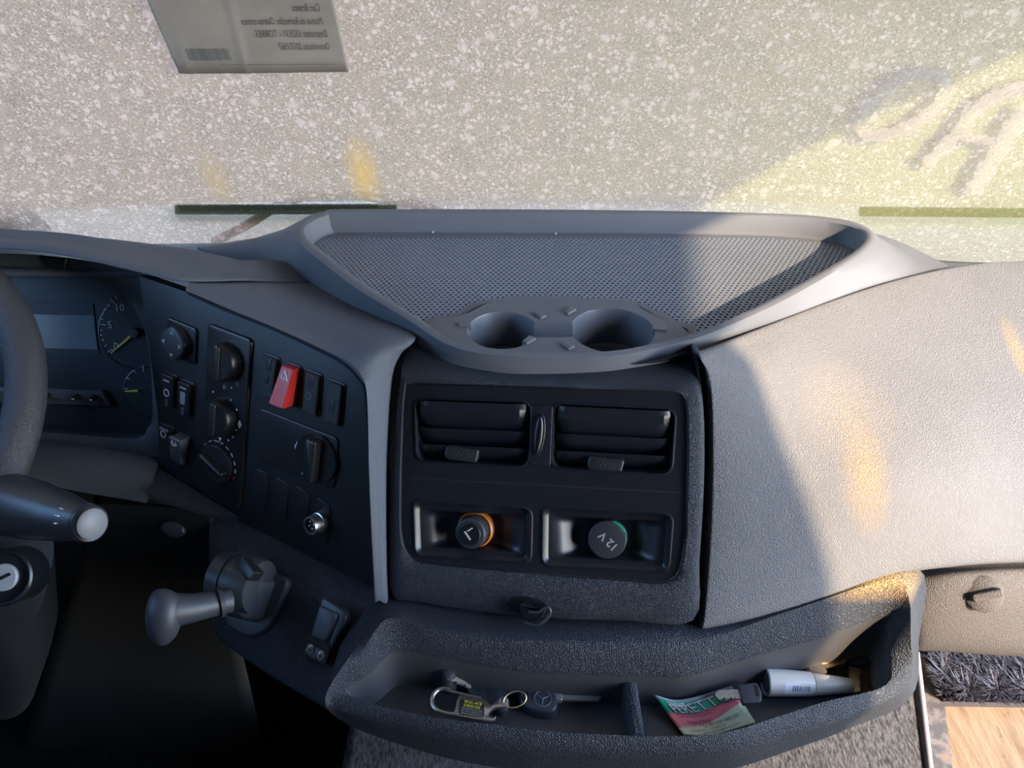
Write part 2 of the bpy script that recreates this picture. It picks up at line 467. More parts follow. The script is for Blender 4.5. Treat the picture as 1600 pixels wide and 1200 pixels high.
def ws_sheet(out0, out1):
    mb = MB(); nx, nzv = 40, 24; loops = []
    for off in (out0, out1):
        for j in range(nzv + 1): pass
    xs = np.linspace(-1.08, 1.08, nx + 1); zs = np.linspace(0.50, 1.36, nzv + 1)
    def sheet(off): return [A(x, ws_y(x, z) + off, z) for z in zs for x in xs]
    n = nx + 1; vs = sheet(out0); fs = [(j * n + i, j * n + i + 1, (j + 1) * n + i + 1, (j + 1) * n + i) for j in range(nzv) for i in range(nx)]
    if out1 is not None:
        k = len(vs); vs = vs + sheet(out1); fs = fs + [tuple(q + k for q in f[::-1]) for f in fs]
        rim = [i for i in range(n)] + [j * n + nx for j in range(1, nzv + 1)] + [nzv * n + i for i in range(nx - 1, -1, -1)] + [j * n for j in range(nzv - 1, 0, -1)]
        fs += [(rim[i], rim[(i + 1) % len(rim)], rim[(i + 1) % len(rim)] + k, rim[i] + k) for i in range(len(rim))]
    return mb.add(vs, fs)
window = build(ws_sheet(0.0, 0.005), 'window_1', M['glass'])
tag(window, 'dirty lichen-covered windscreen behind the dashboard', kind='structure')
film = build(ws_sheet(0.0062, None), 'dirt_film', M['film'], window, recalc=False)
film['label'] = 'pale lichen and dust film coating the windscreen'

# finger-drawn letters rubbed into the film
def streak_mat():
    m, N, L, B = nodes('grey_rubbed_streak')
    g = N.new('ShaderNodeNewGeometry'); co = g.outputs['Position']
    a = nz(N, L, co, 420, 5, 0.8)
    c = ramp(N, L, a.outputs[0], [(0.36, (0.30, 0.29, 0.28)), (0.47, (0.62, 0.60, 0.58)), (0.65, (0.75, 0.73, 0.71))]).outputs[0]
    N.remove(B); tr = N.new('ShaderNodeBsdfTranslucent'); df = N.new('ShaderNodeBsdfDiffuse'); L.new(c, tr.inputs[0]); L.new(c, df.inputs[0])
    mx = N.new('ShaderNodeMixShader'); mx.inputs[0].default_value = 0.45; L.new(tr.outputs[0], mx.inputs[1]); L.new(df.outputs[0], mx.inputs[2])
    out = [n for n in N if n.type == 'OUTPUT_MATERIAL'][0]; tp = N.new('ShaderNodeBsdfTransparent'); m2 = N.new('ShaderNodeMixShader'); L.new(ramp(N, L, a.outputs[0], [(0.3, 0.75), (0.6, 0.25)]).outputs[0], m2.inputs[0]); L.new(tp.outputs[0], m2.inputs[1]); L.new(mx.outputs[0], m2.inputs[2])
    L.new(m2.outputs[0], out.inputs['Surface']); return m
M['streak'] = streak_mat()
def stroke(px_pts, wid, name, closed=False):
    path = cr([A(*p) for p in px_pts], 8, closed); mb = MB(); L0, L1 = [], []
    n = len(path)
    for i, p in enumerate(path):
        a = path[i - 1] if (closed or i > 0) else p; b = path[(i + 1) % n] if (closed or i < n - 1) else p
        d = norm(b - a); q = A(-d[1], d[0]); w = wid * (0.85 + 0.3 * math.sin(i * 1.7) * math.sin(i * 0.63)) / 2
        L0.append(p + q * w); L1.append(p - q * w)
    if closed: L0.append(L0[0]); L1.append(L1[0])
    fr = [PW(p[0], p[1], -0.0004) for p in L0], [PW(p[0], p[1], -0.0004) for p in L1], [PW(p[0], p[1], -0.0011) for p in L1], [PW(p[0], p[1], -0.0011) for p in L0]
    mb.loft([list(x) for x in zip(*fr)], not closed, not closed)
    o = build(mb, name, M['streak'], window); o['label'] = 'grey letter stroke rubbed into the windscreen dirt'
stroke([(1345, 195), (1372, 152), (1430, 115), (1475, 118), (1482, 142), (1455, 175), (1410, 203), (1365, 212)], 23, 'rubbed_letter', True)
stroke([(1448, 258), (1490, 215), (1535, 165), (1585, 140), (1640, 125)], 24, 'rubbed_letter')
stroke([(1520, 300), (1548, 255), (1575, 210), (1612, 165)], 32, 'rubbed_letter')
stroke([(1490, 210), (1520, 216), (1560, 222)], 16, 'rubbed_letter')

# ---------------------------------------------------------------- the cab shell and the yard outside
def wall(name, verts, faces, mat, label):
    mb = MB(); mb.add(verts, faces); o = build(mb, name, mat, recalc=False, smooth=0)
    md = o.modifiers.new('thickness', 'SOLIDIFY'); md.thickness = 0.04; md.offset = 0
    return tag(o, label, kind='structure')
CEIL = 1.42; BACK = -0.95; FLOOR = 0.0
def side_wall(name, x, label):
    """cab side with an open doorway"""
    f = Frame(A(x, 0, 0), A(-1, 0, 0) if x > 0 else A(1, 0, 0))
    s = 1 if np.dot(f.ex, A(0, 1, 0)) > 0 else -1
    outer = [(-1.0, -0.15), (0.9, -0.15), (0.9, CEIL), (-1.0, CEIL)]
    if x > 0:
        # the doorway's upper and rear edge, found by following the sunlight back from the shadow's edge
        edge = [PW(1600, 80), PW(1450, 146), PW(1300, 210), PW(1180, 278), PW(1100, 326), PZ(1074, 370, .633), PZ(1080, 430, .633), PZ(1083, 492, .634), P(1150, 530, .65), P(1188, 562, .648), P(1208, 630, .645), P(1230, 705, .643), P(1262, 830, .645), P(1290, 930, .652)]
        hole = []
        for p in edge:
            k = (1.1 - p[0]) / SUN_DIR.x; q = p + np.array(SUN_DIR) * k; hole.append((q[1], q[2]))
        (ya, za), (yb, zb) = hole[-2], hole[-1]
        hole = [(-0.52, -0.02), (0.70, -0.02), (0.80, 0.50), (0.64, hole[0][1] - .05)] + hole + [(-0.46, 0.80), (-0.50, 0.45)]
    else:
        hole = [(-0.10, 0.82), (0.73, 0.82), (0.60, 1.24), (-0.02, 1.27), (-0.08, 1.23)]
    mb = MB(); mb.flat(f, [A(u * s, v) for u, v in outer], 0.0, [[A(u * s, v) for u, v in hole]])
    o = build(mb, name, M['cab'], recalc=False, smooth=0)
    md = o.modifiers.new('thickness', 'SOLIDIFY'); md.thickness = 0.012; md.offset = 0
    return tag(o, label, kind='structure')
side_wall('wall_right', 1.1, 'cab side with the open passenger doorway')
side_wall('wall_left', -1.1, 'cab side with the driver window opening')
wall('ceiling', [(-1.1, BACK, CEIL), (1.1, BACK, CEIL), (1.1, 0.74, CEIL - 0.04), (-1.1, 0.74, CEIL - 0.04)], [(0, 1, 2, 3)], M['cab'], 'cab roof lining')
wall('wall_back', [(-1.1, BACK, -0.1), (1.1, BACK, -0.1), (1.1, BACK, CEIL), (-1.1, BACK, CEIL)], [(0, 1, 2, 3)], M['cab'], 'cab rear wall')
wall('wall_front', [(-1.1, 0.84, -0.1), (1.1, 0.84, -0.1), (1.1, 0.84, 0.545), (-1.1, 0.84, 0.545)], [(0, 1, 2, 3)], M['black'], 'bulkhead below the windscreen')
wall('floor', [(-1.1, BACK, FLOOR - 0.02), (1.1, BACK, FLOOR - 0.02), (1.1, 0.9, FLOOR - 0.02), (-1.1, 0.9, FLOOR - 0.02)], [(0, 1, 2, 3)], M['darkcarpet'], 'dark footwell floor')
mg, Ng, Lg, Bg = nodes('yard_ground')
gg = Ng.new('ShaderNodeNewGeometry'); gn = nz(Ng, Lg, gg.outputs['Position'], 1.5, 8, 0.7)
Lg.new(ramp(Ng, Lg, gn.outputs[0], [(0.35, (0.22, 0.20, 0.16)), (0.65, (0.34, 0.31, 0.25))]).outputs[0], Bg.inputs['Base Color']); Bg.inputs['Roughness'].default_value = 0.95
gmb = MB(); gmb.add([(-60, -60, -1.25), (60, -60, -1.25), (60, 60, -1.25), (-60, 60, -1.25)], [(0, 1, 2, 3)])
tag(build(gmb, 'ground', mg, recalc=False), 'pale dusty yard ground outside the cab', kind='structure')

# engine tunnel with worn carpet, its metal edge, the fluffy mat and the board in the passenger footwell
TUN = 0.16
mb = MB()
e0, e1 = PZ(1427, 1020, TUN), PZ(1462, 1240, TUN)
mb.prism(Frame(A(0, 0, 0), A(0, 0, 1), A(1, 0, 0)), rpoly([(-0.19, -0.2), (e1[0], -0.2), (e1[0] - 0.004, e1[1]), (e0[0], e0[1]), (e0[0] - .02, 0.78), (-0.19, 0.78)], 0.02), FLOOR - 0.02, TUN, 0.012)
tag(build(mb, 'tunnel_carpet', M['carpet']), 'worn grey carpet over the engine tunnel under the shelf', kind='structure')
# ---------------------------------------------------------------- grey storage tray on top of the dashboard
RIM, TFLOOR, DECK = 0.655, 0.632, 0.6365
RZ = {9: .654, 10: .651, 11: .646, 12: .6415, 13: .640, 14: .6395, 15: .6395, 16: .640, 17: .642, 18: .647, 19: .653}
t_in = [(540,332),(800,332.5),(1040,334),(1215,338),(1302,346),(1340,356),(1353,369),(1336,390),(1285,421.5),(1215,460),(1145,495),(1090,517),(1040,530),(985,543),(925,549),(812,548),(742,541),(700,527),(655,496),(569,441),(525,408),(488,378),(478,366),(477,357),(483,348),(496,340),(512,335)]
t_cr = [(540,327),(800,327),(1040,329.5),(1215,334),(1302,340.5),(1348,351.5),(1367,369),(1352,393),(1298,428),(1225,469),(1152,503),(1095,526),(1042,540),(986,552),(927,558),(812,557),(738,550),(690,534),(641,502),(556,450),(511,416),(474,386),(464,370),(463,357),(470,345),(486,336),(508,330)]
t_sk = {5:(1362,364,.604),6:(1462,405,.604),7:(1475,424,.613),8:(1362,450,.624),9:(1262,485,.630),10:(1185,512,.633),11:(1120,536.5,.630),12:(1060,558,.627),13:(990,571,.626),14:(927,576.5,.626),15:(812,575.5,.626),16:(726,564,.626),17:(680,549,.627),18:(630,517,.629),19:(545,474,.626),20:(505,452,.620),21:(470,434,.615),22:(400,414,.608),23:(310,387,.6060),24:(345,380,.604),25:(450,368,.603)}
inn = [PZ(*p, RZ.get(i, RIM)) for i, p in enumerate(t_in)]; cre = [PZ(*p, RZ.get(i, RIM) - .001) for i, p in enumerate(t_cr)]
skt = []
for i, c in enumerate(cre):
    if i in t_sk: skt.append(PZ(*t_sk[i]))
    else: skt.append(c + A(0.012 if i == 4 else 0, 0.022, -0.05))
TN = 5
inn_s, cre_s, skt_s = (cr(q, TN, True) for q in (inn, cre, skt))
def lift(L, z): return [A(p[0], p[1], z) for p in L]
mid1 = [c * 0.80 + s * 0.20 + A(0, 0, -0.004) for c, s in zip(cre_s, skt_s)]
mid2 = [c * 0.45 + s * 0.55 + A(0, 0, -0.006) for c, s in zip(cre_s, skt_s)]
soft = [i * 0.35 + c * 0.65 + A(0, 0, 0.0006) for i, c in zip(inn_s, cre_s)]
top_in = [i * 0.8 + c * 0.2 + A(0, 0, 0.0004) for i, c in zip(inn_s, cre_s)]
ctr = sum(inn_s) / len(inn_s)
def shrink(L, d): 
    out = inset([A(p[0], p[1]) for p in L], d); return [A(q[0], q[1], p[2]) for q, p in zip(out, L)]
tray = empty('dashboard_tray', (0.08, 0.68, 0.60), 'grey moulded storage tray with dimpled floor and twin cup holders atop the dashboard', 'tray')
mb = MB()
under = [p + A(0, 0, -0.012) for p in skt_s]
mb.loft([under, skt_s, mid2, mid1, cre_s, soft, top_in, [p - A(0, 0, .0015) for p in inn_s], lift(shrink(inn_s, 0.0012), TFLOOR + 0.0045), lift(shrink(inn_s, 0.004), TFLOOR + .0008), lift(shrink(inn_s, 0.007), TFLOOR)])
build(mb, 'tray_rim', M['tray'], tray, smooth=50)
XY = Frame(A(0, 0, 0), A(0, 0, 1), A(1, 0, 0))
deck_back = [(672,505),(700,500),(722,494),(752,478),(784,472),(830,471),(884,471.5),(970,473),(1003,482),(1024,494),(1046,505),(1072,514)]
db = [A(*PZ(*p, TFLOOR)[:2]) for p in deck_back]
in2 = [A(p[0], p[1]) for p in inn_s]
i18, i11 = 18 * TN, 11 * TN
floor_poly = in2[0:i11 + 1] + db[::-1] + in2[i18:]
# dimpled plate: real dimples in a hexagonal raster
mb = MB()
def inside(p, poly):
    c = False; j = len(poly) - 1
    for i in range(len(poly)):
        a, b = poly[i], poly[j]
        if (a[1] > p[1]) != (b[1] > p[1]) and p[0] < (b[0] - a[0]) * (p[1] - a[1]) / (b[1] - a[1]) + a[0]: c = not c
        j = i
    return c
pa = np.array(floor_poly); pb = np.roll(pa, -1, 0)
def edge_dist(p):
    d = pb - pa; t = np.clip(((p - pa) * d).sum(1) / ((d * d).sum(1) + 1e-12), 0, 1)
    return np.sqrt((((pa + d * t[:, None]) - p) ** 2).sum(1)).min()
SXP, SYP, RD = 0.0054, 0.0046, 0.0016
zt, zb = TFLOOR + 0.0010, TFLOOR - 0.0008
corner = [(-.5,-.5),(0,-.5),(.5,-.5),(.5,0),(.5,.5),(0,.5),(-.5,.5),(-.5,0)]
ang = [math.atan2(c[1] * SYP, c[0] * SXP) for c in corner]
row = 0; y = 0.555; EDG = {}
def key_(p): return (round(p[0] * 2e5), round(p[1] * 2e5))
ymax = pa[:, 1].max() - 0.006
while y < ymax:
    x = -0.30 + (SXP / 2 if row % 2 else 0)
    while x < 0.45:
        p = A(x, y)
        if inside(p, floor_poly):
            dback = pa[:, 1].max() - y
            if edge_dist(p) > (0.0075 if y < 0.74 else 0.010) and dback > 0.020:
                vs = [(x + c[0] * SXP, y + c[1] * SYP, zt) for c in corner] + [(x + RD * math.cos(a), y + RD * math.sin(a), zt) for a in ang] + [(x + RD * .8 * math.cos(a), y + RD * .8 * math.sin(a), zb) for a in ang]
                fs = [(k, (k + 1) % 8, 8 + (k + 1) % 8, 8 + k) for k in range(8)] + [(8 + k, 8 + (k + 1) % 8, 16 + (k + 1) % 8, 16 + k) for k in range(8)] + [tuple(range(16, 24))]
                mb.add(vs, fs)
                for k in range(8):
                    a, b = vs[k], vs[(k + 1) % 8]; ka, kb = key_(a), key_(b)
                    if (kb, ka) in EDG: del EDG[(kb, ka)]
                    else: EDG[(ka, kb)] = (A(*a[:2]), A(*b[:2]))
        x += SXP
    y += SYP; row += 1
nxt = {}
for (ka, kb), (a, b) in EDG.items(): nxt.setdefault(ka, []).append((kb, a))
loops_ = []
while nxt:
    k0_ = next(iter(nxt)); k = k0_; L_ = []
    while k in nxt:
        kb, a = nxt[k].pop(); L_.append(a)
        if not nxt[k]: del nxt[k]
        k = kb
        if k == k0_: break
    loops_.append(L_)
mbf = MB(); mbf.flat(XY, floor_poly, zt, [max(loops_, key=len)]); build(mbf, 'floor_border', M['tray'], tray, recalc=False)
o = build(mb, 'dimpled_mat', M['perf'], tray, smooth=0, recalc=False); o['kind'] = 'stuff'; o['label'] = 'dimpled anti-slip tray floor'
# deck around the cup wells
cl, crr = PZ(785, 514, DECK), PZ(957, 515, DECK)
RL, RR, W = 0.0315, 0.0375, 0.0125
cl[1] = crr[1]
al, ar = math.asin(W / RL), math.asin(W / RR)
hole = [A(crr[0] + RR * math.cos(a), crr[1] + RR * math.sin(a)) for a in np.linspace(-(math.pi - ar), math.pi - ar, 36)] + [A(cl[0] + RL * math.cos(a), cl[1] + RL * math.sin(a)) for a in np.linspace(al, 2 * math.pi - al, 32)]
mb = MB(); mb.flat(XY, in2, TFLOOR - .0012, [hole]); build(mb, 'tray_floor', M['tray'], tray, recalc=False)
deck_top = [q + norm(A(crr[0] * .5 + cl[0] * .5, crr[1]) - q) * 0.006 for q in db]
deck_poly = deck_top + [A(p[0], p[1]) for p in shrink(inn_s, 0.0012)[i11:i18 + 1]]
mb = MB(); mb.flat(XY, deck_poly, DECK, [hole])
mb.loft([[A(q[0], q[1], TFLOOR) for q in db], [A(q[0] * .5 + p[0] * .5, q[1] * .5 + p[1] * .5, DECK - .003) for q, p in zip(db, deck_top)], [A(q[0], q[1], DECK) for q in deck_top]], closed=False)
build(mb, 'cup_holder_deck', M['tray'], tray, recalc=False, smooth=50)
mb = MB()
h1 = inset(hole, 0.0)
mb.loft([[A(*p, DECK) for p in hole], [A(*p, DECK - .002) for p in inset(hole, .0008)], [A(*p, DECK - .036) for p in inset(hole, .003)], [A(*p, DECK - .039) for p in inset(hole, .006)]], False, True)
build(mb, 'cup_well', M['cup'], tray, recalc=False)
mb = MB(); mx = (cl[0] + RL * math.cos(al) + crr[0] - RR * math.cos(ar)) / 2
mb.prism(Frame(A(mx, crr[1], 0), A(0, 0, 1), A(1, 0, 0)), rrect(crr[0] - cl[0] - RL - RR + 0.010, 2 * W + 0.004, .002), DECK - 0.0385, DECK - 0.014, 0.0015)
build(mb, 'cup_bridge', M['cup'], tray)
for px, py, rot in ((726, 508, 0.1), (843, 493, -0.9), (890, 487, 0.9), (1030, 515, -0.1), (826, 533, 0.9), (886, 541, -0.9)):
    f = Frame(PZ(px, py, DECK), A(0, 0, 1), A(math.cos(rot), math.sin(rot), 0)); mb = MB()
    mb.prism(f, rpoly([(-.006, -.0028), (.006, -.0038), (.006, .0038), (-.006, .0028)], .001, 3), -0.004, 0.0022, 0.0008)
    build(mb, 'cup_grip_tab', M['tray'], tray)
# wings: the flat dash top either side of the tray
for back in ([(-1.08, .80, .745), (-.7, .822, .745), (-.375, .829, .745), (-.20, .838, .72), (-.14, .84, .70)], [(.36, .83, .70), (.42, .80, .69), (.5, .783, .715), (.56, .779, .742), (.7, .770, .750), (1.08, .755, .735)]):
    mb = MB(); mb.patch([[A(x, y, .602) for x, y, f in back], [A(x, y * .5 + f * .5, .606) for x, y, f in back], [A(x, f, .608) for x, y, f in back]], 5, 4)
    build(mb, 'dash_wing', M['tray'], tray, recalc=False, solid=0.006)

# ---------------------------------------------------------------- passenger side pad
R0 = [PZ(1092,549,.641),PZ(1190,511.5,.634),PZ(1300,470.5,.628),PZ(1400,440,.624),PZ(1500,419.5,.622),PZ(1600,411.5,.621),PZ(1780,406,.621),PZ(2000,404,.62)]
R0b = [p + A(0, 0.004, -0.012) for p in R0]
R0c = [p + A(0, -0.012, -0.0005) for p in R0]
R1 = [P(1112,612,.640),P(1195,600,.657),P(1305,590,.688),P(1400,580,.71),P(1500,570,.73),P(1600,562,.745),P(1780,550,.765),P(2000,545,.78)]
R2 = [P(1113,790,.640),P(1200,775,.642),P(1305,755,.648),P(1400,740,.658),P(1500,730,.673),P(1600,722,.69),P(1780,710,.71),P(2000,700,.73)]
R3 = [P(1099,978,.645),P(1200,956,.647),P(1300,926,.652),P(1400,894,.660),P(1500,880,.670),P(1600,874,.682),P(1780,872,.70),P(2000,870,.72)]
R4 = [p + A(0, 0.035, -0.012) for p in R3]
rows = [R0b, R0, R0c, R1, R2, R3, R4]
rows = [[r[0] + A(-.004, .04, -.008)] + [r[0] + A(0.000, .006, -.001)] + [r[0] * .9 + r[1] * .1] + r[1:] for r in rows]
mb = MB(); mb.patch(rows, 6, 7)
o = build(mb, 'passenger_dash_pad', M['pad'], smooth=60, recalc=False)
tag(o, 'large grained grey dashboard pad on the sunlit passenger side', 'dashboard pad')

# ---------------------------------------------------------------- instrument hood
H_top = [P(-720,384,.88),P(-440,362,.88),P(-160,356,.87),P(0,362,.845),P(100,367,.83),P(200,376.5,.815),P(300,391,.80),P(390,411,.795),P(482,440,.80)]
H_mid = [P(-720,400,.82),P(-440,374,.81),P(-160,366,.80),P(0,371,.79),P(100,378,.775),P(200,397,.765),P(290,419,.755),P(390,429,.768),P(484,441,.798)]
H_lip = [P(-720,412,.79),P(-440,383,.775),P(-160,374,.765),P(0,378,.757),P(100,388,.745),P(195,410,.735),P(284,429,.730),P(390,434,.758),P(484,442,.797)]
H_und = [P(-720,422,.79),P(-440,393,.775),P(-160,383,.765),P(0,388,.757),P(100,398,.745),P(195,419,.735),P(289,439,.730),P(390,437,.760),P(484,443,.80)]
H_in = [p + A(0, .05, -.004) for p in H_und]
H_bk = [p + A(0, .02, -.02) for p in H_top]
mb = MB(); mb.patch([H_bk, H_top, H_mid, H_lip, H_und, H_in], 6, 6)
o = build(mb, 'instrument_hood', M['hood'], smooth=60, recalc=False)
tag(o, 'padded grey hood arching over the instrument cluster', 'instrument hood')

# ---------------------------------------------------------------- bolster between hood and centre panel
SPn = A(-math.sin(math.radians(30)) * math.cos(math.radians(20)), -math.cos(math.radians(30)) * math.cos(math.radians(20)), math.sin(math.radians(20)))
SP = Frame(P(600, 760, .665), SPn)
B_in = [(297,456),(353,481),(433,513),(500,544),(540,566),(565,592),(575,620),(580,740),(589,937)]
B_out = [(305,440),(400,438),(482,441),(560,482),(641,526),(622,557),(608,601),(601,740),(605,942)]
B_ot = [.745,.77,.80,.735,.672,.665,.668,.675,.686]
b0 = [SP.hit(*p, 0.0) for p in B_in]
b1 = [SP.hit(*p, 0.008) for p in B_in]
bo = [P(p[0], p[1], t) for p, t in zip(B_out, B_ot)]
b2 = [q * .82 + o * .18 + SP.n * .006 for q, o in zip(b1, bo)]
b3 = [q * .45 + o * .55 + A(0, 0, 0.004) + SP.n * 0.004 for q, o in zip(b1, bo)]
bb = [p + A(0.0, .03, -.012) for p in bo]
mb = MB(); mb.patch([[p - SP.n * .02 for p in b0], b0, b1, b2, b3, bo, bb], 6, 5)
o = build(mb, 'switch_panel_bolster', M['hood'], smooth=60, recalc=False)
mb = MB(); mb.tube(cr([SP.hit(*p, .0005) for p in [(x - 3, y + 2) for x, y in B_in]], 5), .0016, 8); build(mb, 'panel_gap_line', M['hole'], o)  # black tube standing in for the dark shade of the gap round the panel
tag(o, 'padded grey bolster framing the switch panel beside the tray', 'dashboard trim')
# ---------------------------------------------------------------- instrument cluster
CP = Frame(P(130, 560, .85), A(0.06, -0.88, 0.47))
def uvs(fr, pts, w=0.0): return [fr.uv(*p, w) for p in pts]
clu = empty('instrument_cluster', CP.pt(0, -0.08, -0.02), 'dark instrument cluster with blank grey screen and yellow-needled dials behind the steering wheel', 'instrument cluster')
c_out = [(-760,600),(-740,470),(-500,400),(-200,396),(0,396),(100,402),(160,412),(200,422),(222,430),(234,540),(247,650),(250,700),(232,714),(60,702),(-200,692),(-500,690)]
c_in = [(-700,590),(-680,500),(-490,424),(-200,417),(0,416),(100,422),(150,437),(187,457),(214,496),(231,550),(236,645),(228,671),(204,686),(58,677),(-200,670),(-490,666)]
o2, i2 = cr(uvs(CP, c_out), 6, True), cr(uvs(CP, c_in), 6, True)
mb = MB()
mb.loft([[CP.pt(*p, -.05) for p in o2], [CP.pt(*p, 0.0) for p in o2], [CP.pt(*(p * .3 + q * .7), -.001) for p, q in zip(o2, i2)], [CP.pt(*p, -.004) for p in i2], [CP.pt(*p, -.022) for p in inset(i2, .001)]])
M['surround'] = plastic('blue_grey_surround', (0.050, 0.060, 0.066), 0.45)
M['dial'] = plastic('dark_dial_face', (0.020, 0.028, 0.034), 0.35)
M['dialring'] = plastic('dial_edge', (0.05, 0.065, 0.075), 0.4)
M['screen'] = plastic('blank_lcd_screen', (0.20, 0.245, 0.27), 0.25)
M['clear_print'] = plastic('grey_dial_print', (0.50, 0.54, 0.55), 0.5)
build(mb, 'surround', M['surround'], clu)
mb = MB(); mb.flat(CP, inset(i2, -.002), -.0215); build(mb, 'back_plate', M['dial'], clu, recalc=False)
W0 = -.0213
def quad(fr, pts, r, w): return rpoly(uvs(fr, pts, w), r)
mb = MB(); q = quad(CP, [(-60,470),(146,474),(155,553),(-56,548)], .002, W0); mb.ring(CP, q, inset(q, .0016), W0, W0 + .0012, .0004); bz = build(mb, 'screen_bezel', M['dialring'], clu)
mb = MB(); mb.prism(CP, quad(CP, [(-45,489),(146,492.5),(152,546),(-40,541)], .0008, W0), W0 - .002, W0 + .0008, .0003); build(mb, 'screen', M['screen'], clu)
for gx, gy, gr, ticks, nums, needle in (
        (213, 520, 60, [((155,506),(166,508)),((173,467),(180,474)),((169,550),(177,545)),((157,516),(161,515.5)),((157,524),(161,523)),((160,532),(164,530)),((164,541),(168,538)),((158,498),(162,499)),((160,490),(164,492)),((164,482),(168,485)),((168,475),(172,478)),((181,463),(184,467))], [('0',181,541),('5',171.5,508),('10',186.5,481)], ((176,551),(206,525))),
        (234, 612, 42, [((224,571),(225,581)),((209,578),(212,582)),((198,590),(203,592)),((194,607),(200,607))], [], ((197,610.5),(218,609.8)))):
    g = CP.at(gx, gy, w=W0); R = np.linalg.norm(CP.uv(gx - gr, gy, W0) - CP.uv(gx, gy, W0))
    mb = MB(); mb.lathe(g, [(R, -.001), (R, .0006), (R * .965, .0010), (R * .955, .0006), (R * .95, .0003), (0.0005, .0003)], 48)
    ga = build(mb, 'gauge', M['dial'], clu)
    for a, b in ticks:
        ua, ub = CP.uv(*a, W0), CP.uv(*b, W0); d = norm(ub - ua); k = A(-d[1], d[0]) * .00045
        mb = MB(); mb.prism(CP, [ua + k, ua - k, ub - k, ub + k], W0, W0 + .0016); build(mb, 'tick', M['clear_print'], ga)
    for s, x, y in nums: text('numeral', s, .0115, CP.at(x, y, w=W0 + .0012), M['clear_print'], ga)
    ua, ub = CP.uv(*needle[0], W0), CP.uv(*needle[1], W0); d = norm(ub - ua); k = A(-d[1], d[0])
    mb = MB(); mb.prism(CP, [ua + k * .0007, ua - k * .0007, ub - k * .0014, ub + k * .0014], W0 + .003, W0 + .0045, .0003); build(mb, 'needle', M['yellow'], ga)
    if gr > 50:
        mb = MB(); mb.lathe(CP.at(212, 520, w=W0), [(.006, 0), (.006, .005), (.0052, .0062), (.0005, .0065)], 24); build(mb, 'needle_hub', M['dgrey'], ga)
mb = MB(); mb.prism(CP, quad(CP, [(62,398),(108,404),(103,421),(76,419)], .002, .0), -.004, .004, .002); build(mb, 'light_sensor', M['black'], clu)
mb = MB(); mb.prism(CP, quad(CP, [(-60,601),(163,609),(176,633),(-60,626)], .001, -.02), -.03, -.014, .001); lg = build(mb, 'button_ledge', M['surround'], clu)
for x, y in ((75, 618), (120, 620), (148, 621.5)):
    mb = MB(); f = Frame(CP.hit(x, y, -.013), A(0, -.95, .3)); mb.lathe(f, [(.0032, -.004), (.0032, .006), (.0026, .0072), (.0003, .0074)], 16); b = build(mb, 'reset_button', M['black'], lg)
    mb = MB(); mb.box(f, -.0018, .0012, -.0004, .0006, .0070, .0078); build(mb, 'button_mark', M['white'], lg)

# lower dash under the cluster, with the column opening
low = empty('driver_lower_dash', P(150, 800, .80), 'dark lower dash panel under the instrument cluster', 'dashboard panel')
r0 = [P(-760,688,.87),P(-200,688,.86),P(-60,690,.855),P(60,700,.845),P(150,708,.835),P(228,713,.825),P(250,726,.812)]
r1 = [P(-760,684,.825),P(-200,684,.815),P(-60,686,.815),P(57,691,.81),P(150,701,.805),P(210,714,.80),P(246,729,.795)]
r2 = [P(-760,735,.785),P(-200,735,.775),P(-60,735,.775),P(55,732,.775),P(144,752,.775),P(210,763,.775),P(234,768,.772)]
r3 = [P(-760,757,.775),P(-200,757,.765),P(-60,757,.765),P(55,756,.765),P(144,770,.765),P(210,780,.765),P(230,785,.765)]
r4 = [p + A(0, .06, -.01) for p in r3]
mb = MB(); mb.patch([r0, r1, r2, r3, r4], 5, 4); build(mb, 'upper_panel', M['surround'], low, smooth=35, recalc=False)
mb = MB()
k0 = [P(146,772,.79),P(228,784,.785),P(300,798,.78),P(340,812,.775)]
k1 = [P(130,850,.80),P(220,850,.80),P(290,850,.79),P(338,850,.785)]
k2 = [P(20,1220,1.08),P(140,1220,1.08),P(290,1220,1.06),P(420,1210,1.04)]
mb.patch([k0, k1, k2], 5, 5); build(mb, 'knee_panel', M['hole'], low, recalc=False, solid=.004)
f = Frame(P(272, 826, .78), A(0.1, -.8, .5)); mb = MB()
mb.prism(f, [A(*(p @ np.array([[.95, -.3], [.3, .95]]))) for p in ell(.013, .0085)], 0, .006, .004); build(mb, 'turn_fastener', M['dgrey'], low)
mb = MB()
a, b, c = SP.hit(247, 730, .001), P(228, 768, .765), SP.hit(372, 806, .001)
d = b * .35 + c * .65 + A(0, -.004, 0)
tri = [a, b, d, c]
mb.loft([[p + A(0, .0, -.009) for p in tri], [p + A(0, 0, -.001) for p in tri], [p * .97 + sum(tri) / 4 * .03 for p in tri]], True, True)
build(mb, 'ledge', M['dgrey'], low)

